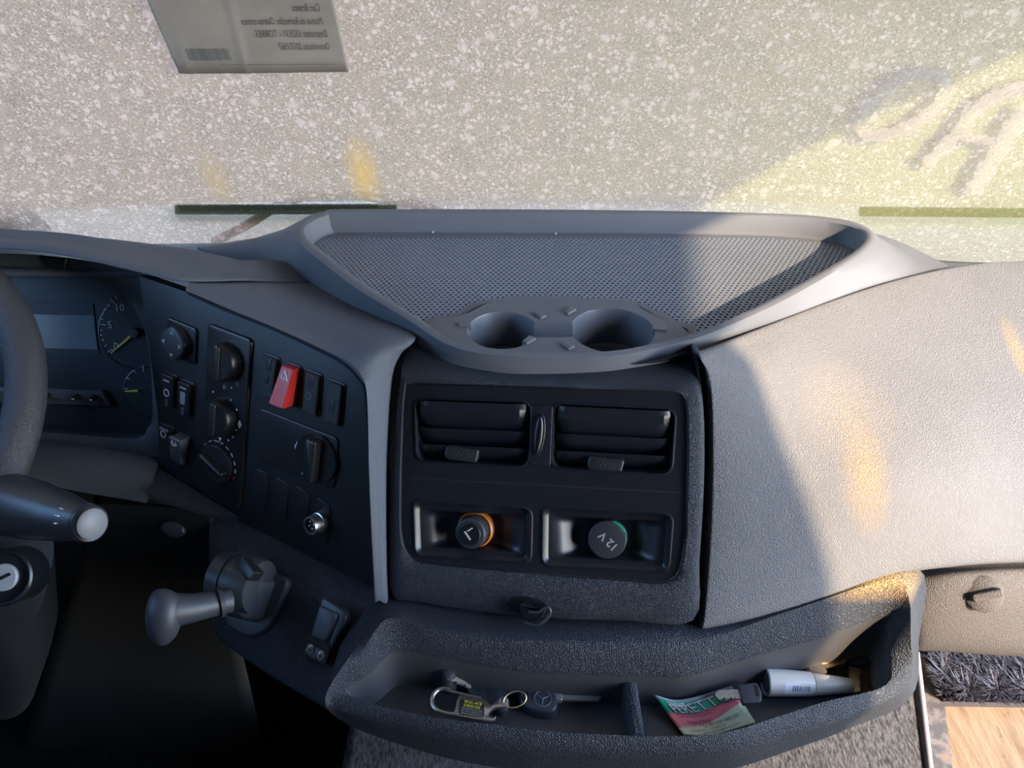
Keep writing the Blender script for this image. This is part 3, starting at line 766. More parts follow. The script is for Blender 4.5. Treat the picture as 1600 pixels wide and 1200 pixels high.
# ---------------------------------------------------------------- steering wheel
wc = CAM + A(-.6518, .5351, -.4431); e = math.radians(60)
WF = Frame(wc, A(0, -math.cos(e), math.sin(e)), A(1, 0, 0))
whl = empty('steering_wheel', WF.pt(0, 0, -.06), 'dark grained steering wheel rim at the left edge', 'steering wheel')
mb = MB(); mb.tube([WF.pt(.2075 * math.cos(a), .2075 * math.sin(a)) for a in np.linspace(0, 2 * math.pi, 96, endpoint=False)], .0172, 20, True)
build(mb, 'rim', M['leather'], whl, smooth=80)
mb = MB(); mb.prism(WF, rrect(.15, .13, .045, 8), -.05, -.012, .012); build(mb, 'hub_cover', M['black2'], whl)
for a in (0.0, math.pi, -math.pi / 2 - .45, -math.pi / 2 + .45):
    s = WF.sub(0, 0, -.02, a); mb = MB()
    mb.loft([[s.pt(x, y * w, z - .02 * (1 - x / .205)) for y, z in ((-1, -.004), (1, -.004), (1, .004), (-1, .004))] for x, w in ((.05, .024), (.12, .018), (.205, .014))], True, True)
    build(mb, 'spoke', M['dgrey'], whl)

# ---------------------------------------------------------------- steering column with stalk and ignition lock
col = empty('steering_column', P(-60, 950, .72), 'dark steering column cover with ignition lock and control stalk', 'steering column')
mb = MB()
ax = norm(A(0, math.cos(e), -math.sin(e)))
b0_ = wc + ax * .05
def shell(p, rx, ry, n=28):
    fr = Frame(p, -ax, A(1, 0, 0)); return [fr.pt(*q) for q in rpoly([(-rx, -ry), (rx, -ry), (rx, ry), (-rx, ry)], min(rx, ry) * .8, 6)]
c1 = P(-70, 880, .70)
mb.loft([shell(P(-150, 800, .70), .05, .05), shell(P(-150, 830, .70), .085, .065), shell(P(-90, 905, .71), .098, .060), shell(P(-60, 990, .75), .090, .050), shell(P(-30, 1060, .80), .06, .04)], True, True)
build(mb, 'column_cover', M['black2'], col)
f = Frame(P(6, 902, .655), A(.12, -.72, .68)); mb = MB()
mb.lathe(f, [(.024, -.03), (.024, .002), (.0225, .0035), (.021, .0025), (.0195, -.001), (.0195, -.0015), (.0005, -.0015)], 32); lk = build(mb, 'ignition_lock', M['black'], col)
mb = MB(); mb.lathe(f, [(.0115, -.002), (.0115, .0015), (.0105, .0025), (.0005, .0025)], 28); fc = build(mb, 'lock_face', M['lgrey'], lk); fc['label'] = 'pale lock face with dark key slot'
mb = MB(); mb.prism(f.sub(0, 0, 0, .35), rrect(.014, .0026, .001), .002, .0030); build(mb, 'key_slot', M['black'], lk)
M['midgrey'] = plastic('dull_grey_plastic', (0.17, 0.17, 0.18), 0.5)
# stalk
s0, s1 = P(-40, 775, .70), P(141, 818, .605)
dr = norm(s1 - s0); L_ = np.linalg.norm(s1 - s0)
sf = Frame(s0, dr, A(0, 0, 1))
mb = MB(); mb.lathe(sf, [(.026, 0), (.027, L_ * .3), (.025, L_ * .55), (.0195, L_ * .80), (.0155, L_ * .92), (.0152, L_ - .004)], 28, True, True); st = build(mb, 'control_stalk', M['black2'], col)
mb = MB(); mb.lathe(sf, [(.0150, L_ - .006), (.0150, L_), (.0142, L_ + .001), (.0130, L_ + .0005)], 28); build(mb, 'stalk_collar', M['black'], st)
mb = MB(); mb.lathe(sf, [(.0122, L_ - .004), (.0122, L_ + .003), (.010, L_ + .0048), (.0004, L_ + .0055)], 28); bt = build(mb, 'stalk_button', M['midgrey'], st); bt['label'] = 'pale grey round end button'
vw = CAM - s1; va = math.atan2(vw.dot(sf.ey), vw.dot(sf.ex)) - 1.9
for k, (aa, ll) in enumerate(((va - .35, .003), (va, .005), (va + .35, .003))):
    rr = .0168; g = Frame(sf.pt(rr * math.cos(math.pi * .0 + aa + 1.9), rr * math.sin(aa + 1.9), L_ * .90), sf.ex * math.cos(aa + 1.9) + sf.ey * math.sin(aa + 1.9), dr)
    mb = MB(); mb.box(g, -ll / 2, ll / 2, -.0004, .0004, -.002, .0012); build(mb, 'stalk_mark', M['white'], st)

# ---------------------------------------------------------------- switch panel
swp = empty('dashboard_switch_console', SP.hit(420, 830), 'matt black switch panel with rotary knobs and rocker switches beside the cluster', 'switch panel')
sp_px = [(217,430),(295,457),(353,482),(433,514),(500,545),(540,567),(563,592),(572,617),(578,740),(592,945),(470,890),(345,830),(248,760),(246,650),(232,540)]
mb = MB(); sp2 = uvs(SP, sp_px); mb.prism(SP, sp2, -.012, 0.0, .0012); build(mb, 'faceplate', M['switchplate'], swp)
def spq(pts, r=.003): return rpoly(uvs(SP, pts), r)
def rocker(pts, mat, tilt=0.0, lens=None, h=.005, rim=True, lab=None):
    """rocker: dark bezel, a tilted cap and a printed mark"""
    q = spq(pts); mb = MB(); mb.prism(SP, inset(q, -.0008), -.004, .0012, .0008); b = build(mb, 'rocker_switch', M['black'], swp)
    if lab: b['label'] = lab
    u = uvs(SP, pts); tl, tr, br, bl = u; mb = MB()
    g = [inset(rpoly([tl, tr, br, bl], .003), .0012)]
    c = sum(u) / 4; vy = norm((tl + tr) / 2 - (bl + br) / 2); hh = np.linalg.norm((tl + tr) / 2 - (bl + br) / 2) / 2
    def w(p, base): return base + tilt * (p - c).dot(vy) / hh
    top = inset(g[0], .0010)
    mb.loft([[SP.pt(*p, .001) for p in g[0]], [SP.pt(*p, w(p, h - .001)) for p in g[0]], [SP.pt(*p, w(p, h)) for p in top]], True, True)
    k = build(mb, 'rocker_cap', mat, b)
    return b, lambda s, t, e=0.0: (c + (tr - tl) * .5 * s + vy * hh * t, w(c + vy * hh * t, h) + e)
def mark(b, fn, s, t, shape, size, mat='white'):
    p, w = fn(s, t, .0002); f = SP.sub(p[0], p[1], w); mb = MB()
    if shape == 'ring': o_ = ell(size, size, 20); mb.ring(f, o_, [x * .68 for x in o_], -.0006, .0003)
    elif shape == 'bar': mb.box(f, -size, size, -size * .18, size * .18, -.0008, .0003)
    elif shape == 'rect': mb.prism(f, rrect(size * 1.1, size * 2, .0006), -.001, .0004, .0002)
    elif shape == 'tri':
        o_ = [A(size * math.sin(a), size * math.cos(a)) for a in (0, 2.094, 4.189)]; o_ = resample(o_, 24); mb.ring(f, o_, [x * .62 for x in o_], -.0006, .0003)
        mb.prism(f, [x * .30 for x in o_], -.0006, .0003)
    elif shape == 'gear':
        o_ = [A(size * (1 + .18 * (k % 4 < 2)) * math.cos(2 * math.pi * k / 32), size * (1 + .18 * (k % 4 < 2)) * math.sin(2 * math.pi * k / 32)) for k in range(32)]
        mb.ring(f, o_, ell(size * .55, size * .55, 32), -.0006, .0003)
    build(mb, 'switch_symbol', M[mat], b)
# mirror adjuster
q = spq([(264,494),(310,513),(308,570),(261,551)], .004); mb = MB(); mb.prism(SP, q, -.004, .0025, .0018); mir = build(mb, 'mirror_adjuster', M['black'], swp)
mf = SP.at(280, 535, w=.002); mb = MB(); lob = [A(.0165 * (1 + .06 * math.cos(4 * a)) * math.cos(a), .0165 * (1 + .06 * math.cos(4 * a)) * math.sin(a)) for a in np.linspace(0, 2 * math.pi, 40, endpoint=False)]
mb.prism(mf, lob, 0, .009, .003); build(mb, 'adjuster_knob', M['dgrey'], mir)
for a in range(4):
    g = mf.sub(.0115 * math.cos(a * math.pi / 2), .0115 * math.sin(a * math.pi / 2), .0091, a * math.pi / 2 - math.pi / 2); mb = MB()
    tr_ = resample([A(-.0022, -.0015), A(.0022, -.0015), A(0, .002)], 18); mb.ring(g, tr_, [x * .5 for x in tr_], -.0006, .0002); build(mb, 'arrow_mark', M['clear_print'], mir)
b, fn = rocker([(257,579),(279,587.5),(277,640),(255,631)], M['black2'], .001); mark(b, fn, 0, -.1, 'ring', .0042); mark(b, fn, 0, .62, 'bar', .004, 'clear_print'); mark(b, fn, 0, -.7, 'rect', .004, 'grey')
b, fn = rocker([(283,591),(305,599.5),(302,652.5),(280,644)], M['black2'], .001); mark(b, fn, 0, 0.05, 'rect', .0065, 'lgrey'); mark(b, fn, 0, .66, 'bar', .004, 'clear_print'); mark(b, fn, 0, -.72, 'rect', .004, 'grey')
b, fn = rocker([(253,661),(275,669),(271,717),(251,709)], M['black2'], .002); mark(b, fn, 0, .55, 'ring', .0042); mark(b, fn, .1, .88, 'bar', .006, 'lgrey')
b, fn = rocker([(277,674),(299,682.5),(292,727),(271,718)], M['grey'], .004, h=.009, lab='rocker switch with a pale lower half'); mark(b, fn, 0, .6, 'gear', .0034); mark(b, fn, .1, .93, 'bar', .006, 'lgrey')
b, fn = rocker([(413,551),(439,560),(433,625),(411,617)], M['black2'], -.001); mark(b, fn, -.1, -.1, 'rect', .0035, 'dgrey'); mark(b, fn, 0, .62, 'rect', .006, 'dgrey')
b, fn = rocker([(450,565),(472,573),(464,636),(438,626)], M['red'], -.004, h=.013, lab='red hazard warning switch with white triangle'); mark(b, fn, 0, .48, 'tri', .0058)
b, fn = rocker([(480,576),(505,586),(500,651),(476,643)], M['black2'], -.001); mark(b, fn, -.1, -.1, 'ring', .0035, 'grey'); mark(b, fn, 0, .62, 'rect', .006, 'dgrey')
b, fn = rocker([(515,591),(541,601),(535,666),(509,657)], M['black2'], -.001); mark(b, fn, 0, -.1, 'rect', .005, 'dgrey')
# heater module
q = spq([(328,504),(397,530),(378,798),(317,772)], .006); mb = MB(); mb.prism(SP, q, -.004, .003, .0018); hm = build(mb, 'heater_module', M['black'], swp)
for px, py, R, h in ((354, 564, .0190, .012), (347, 651, .0186, .012)):
    f = SP.at(px + 1, py, w=.003); mb = MB(); mb.lathe(f, [(R, 0), (R, .004), (R * .97, h * .7), (R * .90, h - .001), (R * .84, h), (.0004, h)], 40); build(mb, 'rotary_knob', M['black'], hm)
    mb = MB(); mb.prism(f.sub(0, 0, h), rrect(.007, R * 1.8, .003), -.004, .0022, .0012); build(mb, 'knob_grip', M['black2'], hm)
f = SP.at(341, 724, w=.003); mb = MB(); mb.lathe(f, [(.0195, 0), (.0195, .003), (.0185, .004), (.0004, .004)], 36); build(mb, 'temperature_dial', M['black2'], hm)
mb = MB(); mb.prism(f.sub(0, 0, .004, -.35), rrect(.034, .008, .003), -.002, .0075, .0025); build(mb, 'dial_grip', M['black'], hm)
for k, a in enumerate(np.linspace(2.5, -.35, 9)):
    g = f.sub(.0232 * math.cos(a), .0232 * math.sin(a), .0, a + math.pi / 2); mb = MB(); mb.prism(g, rrect(.0042, .0012, .0004), -.001, .0006); build(mb, 'scale_dash', M['red'] if k > 7 else M['lgrey'], hm)
for px, py in ((365,545),(370,556),(372,568),(371,580),(368,592),(350,606),(362,606),(331,626),(333,612),(361,625),(370,640),(369,672),(364,683),(357,688),(341,690),(326,655),(338,545)):
    g = SP.at(px, py, w=.003); mb = MB(); mb.prism(g, ell(.0009, .0009, 8), -.001, .0004); build(mb, 'scale_dot', M['clear_print'], hm)
for px, py, a in ((374.5, 660, 0), (374.3, 665.5, math.pi), (344, 686, math.pi)):
    g = SP.at(px, py, a, w=.003); mb = MB(); mb.prism(g, [(-.0022, -.0016), (.0022, -.0016), (0, .0022)], -.001, .0004); build(mb, 'scale_arrow', M['white'], hm)
for px, py in ((351, 604), (371, 600)):
    g = SP.at(px, py, w=.003); mb = MB(); mb.prism(g, rrect(.0045, .004, .0008), -.001, .0004); build(mb, 'fan_symbol', M['grey'], hm)
# lamp switch in its wide blank
q = spq([(407,636),(531,684),(524,765),(403,719)], .006); mb = MB(); mb.prism(SP, q, -.004, .002, .0014); lm = build(mb, 'lamp_switch', M['black2'], swp)
f = SP.at(495, 715, w=.002); mb = MB(); mb.lathe(f, [(.024, 0), (.024, .0015), (.023, .0025), (.0004, .0025)], 40); build(mb, 'switch_dial', M['black'], lm)
mb = MB(); mb.prism(f.sub(0, 0, .0025), rrect(.0115, .040, .002), 0, .009, .002); build(mb, 'switch_grip', M['black2'], lm)
for px, py, w_, h_ in ((475, 736, .0045, .008), ):
    g = SP.at(px, py, w=.0022); mb = MB(); mb.prism(g, rrect(w_, h_, .0005), -.001, .0004); build(mb, 'position_mark', M['white'], lm)
for px, py in ((463.5, 698), (485.5, 748)):
    g = SP.at(px, py, w=.0022); mb = MB(); o_ = ell(.0022, .0026, 16); mb.ring(g, o_, [x * .5 for x in o_], -.001, .0004); mb.box(g, -.0004, .0004, .0026, .0052, -.001, .0004); build(mb, 'lamp_symbol', M['white'], lm)
# blanking plates along the bottom and the four-pin socket
for tl, tr in (((400,729),(421,741)), ((431,743),(453,757)), ((463,757),(486,773)), ((496,775),(518,790))):
    q = spq([tl, tr, (tr[0] - 6, tr[1] + 62), (tl[0] - 6, tl[1] + 60)], .005); mb = MB(); mb.prism(SP, q, -.004, .0012, .0010); build(mb, 'blanking_plate', M['switchplate'], swp)
f = SP.at(502, 815, w=.001); f = Frame(f.o, norm(SP.n + A(-.18, 0, 0.03)), SP.ex)
mb = MB(); mb.lathe(f, [(.0098, 0), (.0098, .004), (.0088, .0045), (.0088, .012), (.0083, .0135), (.0070, .0135), (.0068, .009), (.0004, .009)], 32); sk = build(mb, 'pin_socket', M['silver'], swp); sk['label'] = 'silver four-pin round socket'
mb = MB(); mb.lathe(f, [(.0066, .008), (.0066, .0105), (.0003, .0105)], 24); build(mb, 'socket_insert', M['hole'], sk)
for a in range(4):
    g = f.sub(.0034 * math.cos(a * math.pi / 2 + .6), .0034 * math.sin(a * math.pi / 2 + .6), .0105); mb = MB(); mb.lathe(g, [(.0010, -.001), (.0010, .0012), (.0004, .0016)], 10); build(mb, 'socket_pin', M['silver'], sk)
# ---------------------------------------------------------------- centre panel with vents and sockets
FPn = A(-math.sin(math.radians(12)) * math.cos(math.radians(33)), -math.cos(math.radians(12)) * math.cos(math.radians(33)), math.sin(math.radians(33)))
FP = Frame(P(850, 760, .655), FPn)
cen = empty('centre_dash_panel', FP.hit(850, 960), 'dark centre dashboard panel holding twin air vents and two power sockets', 'dashboard panel')
f_out = [(636,530),(700,555),(780,570),(870,575),(960,572),(1030,562),(1085,552),(1097,600),(1103,660),(1103,760),(1096,880),(1087,980),(980,980),(860,977),(740,965),(650,950),(607,938),(604,850),(606,760),(612,680),(621,600)]
f_pl = [(642,600),(700,601.5),(780,604),(870,606.5),(960,609),(1020,610.5),(1060,614),(1072,630),(1075,670),(1074,760),(1069,860),(1045,909),(960,906),(860,899),(740,888),(662,880),(640,870),(627,835),(626,760),(628,690),(632,612)]
fo, fp = uvs(FP, f_out), uvs(FP, f_pl)
fo, fp = cr(fo, 4, True), cr(fp, 4, True)
def ring_at(poly, w): return [FP.pt(*p, w) for p in poly]
def mixp(a, b, t): return [p * (1 - t) + q * t for p, q in zip(a, b)]
def roll(t, base): return [FP.pt(*p, base - 0.028 * max(0.0, (p[1] - 0.085) / 0.03) ** 1.5 if p[1] > 0.085 else base) for p in mixp(fo, fp, t)]
mb = MB()
mb.loft([ring_at(fo, -.05), ring_at(fo, -.018), roll(.12, -.003), roll(.35, .0), roll(.7, .0005), roll(.93, .0008), ring_at(mixp(fo, fp, .985), -.0005), ring_at(fp, -.004)])
build(mb, 'padded_surround', M['fascia'], cen, smooth=45)
# plate with openings
PW0 = -.0022
def fq(pts, r=.006, n=6): return rpoly(uvs(FP, pts), r, n)
vL = fq([(648,624),(828,630),(824,729),(651,720)], .009); vR = fq([(866,632),(1055,641),(1048,741),(862,731)], .009)
sL = fq([(646,784),(829,796),(827,881),(649,868)], .008); sR = fq([(849,794),(1050,805),(1043,895),(848,884)], .008)
mb = MB(); mb.flat(FP, inset(fp, .0006), PW0, [vL, vR, sL, sR]); build(mb, 'facing_plate', M['gloss'], cen, recalc=False)
u0, u1 = FP.uv(630, 747), FP.uv(1069, 771)
mb = MB(); d = norm(u1 - u0); k = A(-d[1], d[0]) * .0006; mb.prism(FP, [u0 + k, u0 - k, u1 - k, u1 + k], PW0 - .001, PW0 + .0002); build(mb, 'plate_seam', M['hole'], cen)
def lip(poly, name, parent, mat, depth, wide=.0022, back=True, shrinkage=.002):
    mb = MB(); mb.loft([ring_at(inset(poly, -wide), PW0 - .0002), ring_at(inset(poly, -wide * .6), PW0 + .0010), ring_at(inset(poly, -wide * .2), PW0 + .0012), ring_at(poly, PW0), ring_at(inset(poly, shrinkage), PW0 - depth)], False, back)
    return build(mb, name, mat, parent)
def bow(u, U): return 1 - (u / U) ** 2
for poly, tab, nm in ((vL, (725, 707), 0), (vR, (947, 723), 1)):
    v = lip(poly, 'air_vent', cen, M['gloss'], .030)
    us = [p[0] for p in poly]; vs = [p[1] for p in poly]
    tl, tr, br, bl = [FP.uv(*q) for q in (((648,624),(828,630),(824,729),(651,720)) if nm == 0 else ((866,632),(1055,641),(1048,741),(862,731)))]
    for (a, b_, dep, bulge) in ((0.02, .48, -.004, .009), (.46, .76, -.005, .007), (.73, .99, -.005, .006)):
        mb = MB(); loops = []
        for s in np.linspace(.015, .985, 15):
            T, Bm = tl * (1 - s) + tr * s, bl * (1 - s) + br * s
            endf = min(1.0, min(s, 1 - s) / .05) ** .5
            prof = []
            for k in range(9):
                q = k / 8; x = T * (1 - (a + (b_ - a) * q)) + Bm * (a + (b_ - a) * q)
                prof.append(FP.pt(*x, PW0 + dep + bulge * math.sin(math.pi * (.30 + .55 * q)) * endf - .012 * q * (1 if a > .3 else .55) + (-.004) * (1 - endf)))
            for k in range(8, -1, -1):
                q = k / 8; x = T * (1 - (a + (b_ - a) * q)) + Bm * (a + (b_ - a) * q)
                prof.append(FP.pt(*x, PW0 + dep + bulge * math.sin(math.pi * (.30 + .55 * q)) * endf - .012 * q * (1 if a > .3 else .55) - .0025 - .004 * (1 - endf)))
            loops.append(prof)
        mb.loft(loops, True, True); build(mb, 'vent_slat', M['gloss'], v)
    tf = FP.at(*tab, w=PW0 - .010); mb = MB()
    mb.prism(tf, rpoly([(-.0155, -.004), (-.012, -.0068), (.014, -.0065), (.0155, .0058), (-.0145, .0055)], .003), -.002, .0105, .0018); tb = build(mb, 'vent_tab', M['black2'], v)
    for k in range(9):
        g = tf.sub(-.008 + .002 * k, .0012 if k % 2 else -.0012, .0106); mb = MB(); mb.lathe(g, [(.0004, -.0002), (.0004, .0003), (.0001, .0004)], 6); build(mb, 'grip_dot', M['grey'], v)
    vn = FP.at((648 + 828) / 2 if nm == 0 else 958, 690, w=-.024)
    for k in range(5):
        mb = MB(); g = FP.at((690 + 35 * k) if nm == 0 else (900 + 36 * k), 700, w=PW0 - .029); mb.box(g, -.0006, .0006, -.016, .010, 0, .011); build(mb, 'vent_vane', M['black'], v)
q = fq([(829,632),(864,633),(860,730),(826,728)], .003); mb = MB(); mb.prism(FP, q, PW0 - .003, PW0 + .0012, .0010); br_ = build(mb, 'vent_divider', M['gloss'], cen)
f = FP.at(842, 679, w=PW0 + .001); mb = MB(); o_ = ell(.0052, .0185, 32); mb.ring(f, [p * 1.0 for p in o_], [A(p[0] * .78, p[1] * .92) for p in o_], -.001, .0010, .0003); build(mb, 'wheel_ring', M['black2'], br_)
mb = MB(); mb.prism(f, [A(p[0] * .74, p[1] * .90) for p in o_], -.001, .0042, .0022); build(mb, 'vent_wheel', M['black'], br_)
# sockets
for poly, inner in ((sL, [(657,799),(815,808),(812,868),(662,858)]), (sR, [(862,808),(1035,817),(1026,884),(868,874)])):
    r = lip(poly, 'socket_recess', cen, M['gloss'], .003, back=False, shrinkage=.004)
    iq = fq(inner, .007); outer = inset(poly, .004)
    floor_ = [np.mean(iq, axis=0) + (p - np.mean(iq, axis=0)) * A(.52, .80) for p in iq]
    mb = MB(); mb.loft([ring_at(outer, PW0 - .003), ring_at(iq, PW0 - .004), ring_at(mixp(iq, floor_, .35), PW0 - .008), ring_at(mixp(iq, floor_, .8), PW0 - .017), ring_at(floor_, PW0 - .0185)], False, True)
    build(mb, 'recess_bowl', M['gloss'], r, smooth=60)
lf = Frame(FP.hit(745, 825, PW0 - .018), norm(FP.n + FP.ex * -.06 + FP.ey * -.02), FP.ex)
li = empty_part = None
mb = MB(); mb.lathe(lf, [(.0165, 0), (.0165, .006), (.0150, .0075), (.0145, .006)], 36, True, True); lt = build(mb, 'cigarette_lighter', M['orange'], cen); lt['label'] = 'cigarette lighter with black knurled knob and orange ring'
knurl = [A((.0135 + (.0005 if k % 2 else 0)) * math.cos(2 * math.pi * k / 56), (.0135 + (.0005 if k % 2 else 0)) * math.sin(2 * math.pi * k / 56)) for k in range(56)]
mb = MB(); mb.prism(lf, knurl, .004, .0215, .002); build(mb, 'lighter_knob', M['dgrey'], lt)
mb = MB(); mb.lathe(lf, [(.0100, .020), (.0100, .0222), (.0092, .0228), (.0004, .0224)], 32); build(mb, 'knob_face', M['black'], lt)
g = lf.sub(-.0003, 0, .0228, .35); mb = MB(); cg = resample([A(-.0042, .0030), A(-.0026, .0030), A(.0006, -.0052), A(-.0010, -.0052)], 20); mb.ring(g, cg, inset(cg, .0004), -.0003, .0003); mb.tube([g.pt(-.001, .003, 0), g.pt(.0012, .0034, 0), g.pt(.0034, .0046, 0), g.pt(.0046, .0042, 0)], .0005, 6); build(mb, 'cigarette_symbol', M['white'], lt)
pf = FP.at(953, 838, w=PW0 - .018)
mb = MB(); mb.lathe(pf, [(.0150, 0), (.0150, .005), (.0138, .0065)], 36); so = build(mb, 'power_socket', M['green'], cen); so['label'] = 'twelve-volt socket with round black cap over a green ring'
pc = Frame(FP.hit(949, 842, PW0 - .009), norm(FP.n + FP.ey * .05), FP.ex)
disc = ell(.0162, .0162, 44); disc = [A(min(p[0], 9), p[1]) for p in disc]
cut = [p if not (p[0] > .003 and p[1] > .008) else A(p[0], p[1]) * .90 for p in disc]
mb = MB(); mb.prism(pc, cut, -.004, .0045, .0009); build(mb, 'socket_cap', M['dgrey'], so)
ta = math.radians(144)
text('voltage_print', '12 V', .0098, pc.sub(.0012, -.001, .0046, ta), M['lgrey'], so, bold=.0002)
# bag hook below the plate
hf = FP.at(836, 951); mb = MB(); mb.prism(hf, [A(p[0] - .006, p[1] + .001) for p in ell(.020, .0085, 32)], -.002, .0013, .0006); hk = build(mb, 'bag_hook', M['black'], cen); hk['label'] = 'fold-out bag hook'
mb = MB(); mb.prism(hf, rpoly([(-.0125, .006), (-.004, .0045), (.004, .0035), (.011, .006), (.008, -.004), (.002, -.0092), (-.007, -.0088), (-.012, -.002)], .003), .0, .010, .002); build(mb, 'hook_body', M['gloss'], hk)
mb = MB(); mb.tube([hf.pt(*p, .0125) for p in cr([A(-.006, -.0085), A(.004, -.0095), A(.011, -.004), A(.0145, .003), A(.0125, .0072), A(.009, .0060), A(.004, .0018), A(-.004, .0010)], 5)], .0012, 8); build(mb, 'hook_loop', M['dgrey'], hk)

# ---------------------------------------------------------------- long storage shelf under the dash
def PX(p): return P(p[0], p[1], p[2]) if p[2] > .55 else PZ(*p)
SI = [(543,1080,.420),(580,1049,.426),(621,1016.5,.431),(699,1028.5,.428),(780,1043.5,.426),(861,1051,.425),(1020,1056,.425),(1080,1054,.426),(1170,1027,.431),(1278,997,.440),(1384,962,.4515),(1388,1015,.436),(1386,1069,.42),(1290,1096,.42),(1215,1120,.42),(1128,1145,.42),(1020,1150,.42),(870,1144,.42),(780,1133,.42),(690,1123,.42),(630,1112,.42),(570,1096,.42)]
SO = [(516,1091,.420),(556,1035,.440),(603,968,.456),(660,980,.452),(750,993,.450),(840,1002,.45),(1020,1008,.45),(1080,1003,.451),(1145,988,.455),(1250,951,.465),(1402,912,.478),(1423,1000,.45),(1414,1074,.414),(1320,1122,.408),(1230,1149,.406),(1140,1174,.405),(1020,1182,.405),(850,1177,.405),(780,1170,.405),(700,1157,.405),(615,1136,.408),(545,1115,.412)]
ST = [(508,1092,.425),(550,1020,.445),(602,944,.684),(660,959,.674),(750,969,.668),(840,977,.660),(1020,984,.648),(1092,984,.648),(1150,973,.650),(1258,943,.653),(1434,889,.668),(1436,1000,.70),(1423,1090,.38),(1325,1139,.37),(1235,1172,.36),(1140,1202,.35),(1020,1214,.35),(850,1209,.35),(780,1200,.35),(700,1185,.355),(615,1160,.365),(540,1130,.385)]
si, so_, st_ = ([PX(p) for p in L] for L in (SI, SO, ST))
NS = 6
si, so_, st_ = (cr(L, NS, True) for L in (si, so_, st_))
mid = [a * .5 + b * .5 + A(0, 0, .0015) for a, b in zip(si, so_)]
near = [a * .9 + b * .1 + A(0, 0, .0008) for a, b in zip(si, so_)]
ctr_s = sum(si) / len(si)
shf = empty('storage_shelf', A(.08, .37, .35), 'long dark grained shelf with open compartment running below the dashboard', 'storage shelf')
SFLOOR = 0.385
stb = [p + A(0, .05, -.01) for p in st_]
so_r = [a * .85 + b * .15 + A(0, 0, .001) for a, b in zip(so_, st_)]
mb = MB(); mb.loft([stb, st_, so_r, so_, mid, near, si, [p + A(0, 0, -.002) for p in si]])
build(mb, 'shelf_body', M['shelf'], shf, smooth=50)
s2 = [A(p[0], p[1]) for p in si]
wl_ = [lift(inset(s2, .0015), SFLOOR + .004), lift(inset(s2, .003), SFLOOR + .001), lift(inset(s2, .006), SFLOOR)]
M['shelf_in'] = plastic('smooth_compartment_plastic', (0.055, 0.055, 0.060), 0.38, dust=0.3, stains=[(PZ(1345, 1050, SFLOOR), (.035, .03, .03), (0.33, 0.22, 0.10), 0.9)])
mb = MB(); mb.loft([[p + A(0, 0, -.0015) for p in si]] + wl_[:2]); mb.flat(XY, inset(s2, .003), SFLOOR + .001); build(mb, 'compartment_liner', M['shelf_in'], shf, smooth=50, recalc=False)
# divider rib and back boss
yb = PZ(988, 1072, .405)[1] + .004; xr = PZ(988, 1100, .41)[0]; yf = PZ(988, 1149, .42)[1] + .001
mb = MB(); mb.prism(Frame(A(xr, 0, 0), A(0, 0, 1), A(1, 0, 0)), rpoly([(-.006, yf), (.006, yf), (.006, yb), (-.006, yb)], .004), SFLOOR - .001, .416, .004); build(mb, 'divider_rib', M['shelf'], shf)
bp = PZ(701, 1050, .41); mb = MB(); mb.lathe(Frame(A(bp[0], bp[1], SFLOOR), A(0, 0, 1), A(1, 0, 0)), [(.0065, 0), (.0060, .022), (.0045, .0265), (.0004, .0275)], 20); build(mb, 'locating_boss', M['shelf_in'], shf)
# left mounting face
l0 = [P(336,812,.770),P(420,848,.742),P(510,893,.713),P(602,943,.684)]
l0b = [p + A(0, .03, -.004) for p in l0]
l1 = [P(334,905,.752),P(405,945,.722),P(480,990,.692),P(556,1035,.664)]
l2 = [P(338,976,.738),P(400,1022,.708),P(455,1056,.680),P(512,1090,.650)]
l3 = [P(350,1000,.742),P(405,1040,.712),P(460,1074,.684),P(524,1112,.652)]
l4 = [p + A(.0, .05, -.01) for p in l3]
rows = [l0b, l0, l1, l2, l3, l4]; rows = [[r[0] + A(.008, .05, -.004), r[0] + A(-.002, .008, 0)] + r for r in rows]
mb = MB(); mb.patch(rows, 5, 5); build(mb, 'mounting_face', M['shelf'], shf, smooth=55, recalc=False)
# pull flap under the shelf lip
mb = MB(); fl = cr([P(762,1172,.665), P(790,1192,.66), P(840,1200,.655), P(880,1192,.655), P(897,1178,.66)], 6)
mb.loft([[p, p + A(0, 0, -.006), p + A(0, .02, -.008), p + A(0, .02, 0)] for p in fl], True, True); build(mb, 'pull_flap', M['dgrey'], shf)

# ---------------------------------------------------------------- gear lever and hook plate on the mounting face
LPn = norm(np.cross(l2[0] - l0[0], l0[3] - l0[0])); LPn = LPn if LPn.dot(CAM - l1[1]) > 0 else -LPn
LP = Frame(P(430, 950, .712), LPn)
M['lever'] = plastic('slate_lever_plastic', (0.034, 0.038, 0.047), 0.5)
gl = empty('gear_lever', LP.hit(395, 960), 'dark grey gear lever handle on its pivot housing below the switch panel', 'gear lever')
q = rpoly(uvs(LP, [(372,876),(456,905),(424,985),(392,998),(352,975)]), .008); mb = MB(); mb.prism(LP, q, -.012, .004, .003); build(mb, 'base_frame', M['dgrey'], gl)
q = rpoly(uvs(LP, [(372,884),(438,903),(412,976),(362,962)]), .010); mb = MB(); mb.prism(LP, q, 0, .030, .010, 4, .003); build(mb, 'pivot_housing', M['dgrey'], gl)
ca, cb = LP.hit(398, 915, .020), LP.hit(348, 900, .022)
cf = Frame(ca, norm(cb - ca), LP.n); H_ = np.linalg.norm(cb - ca)
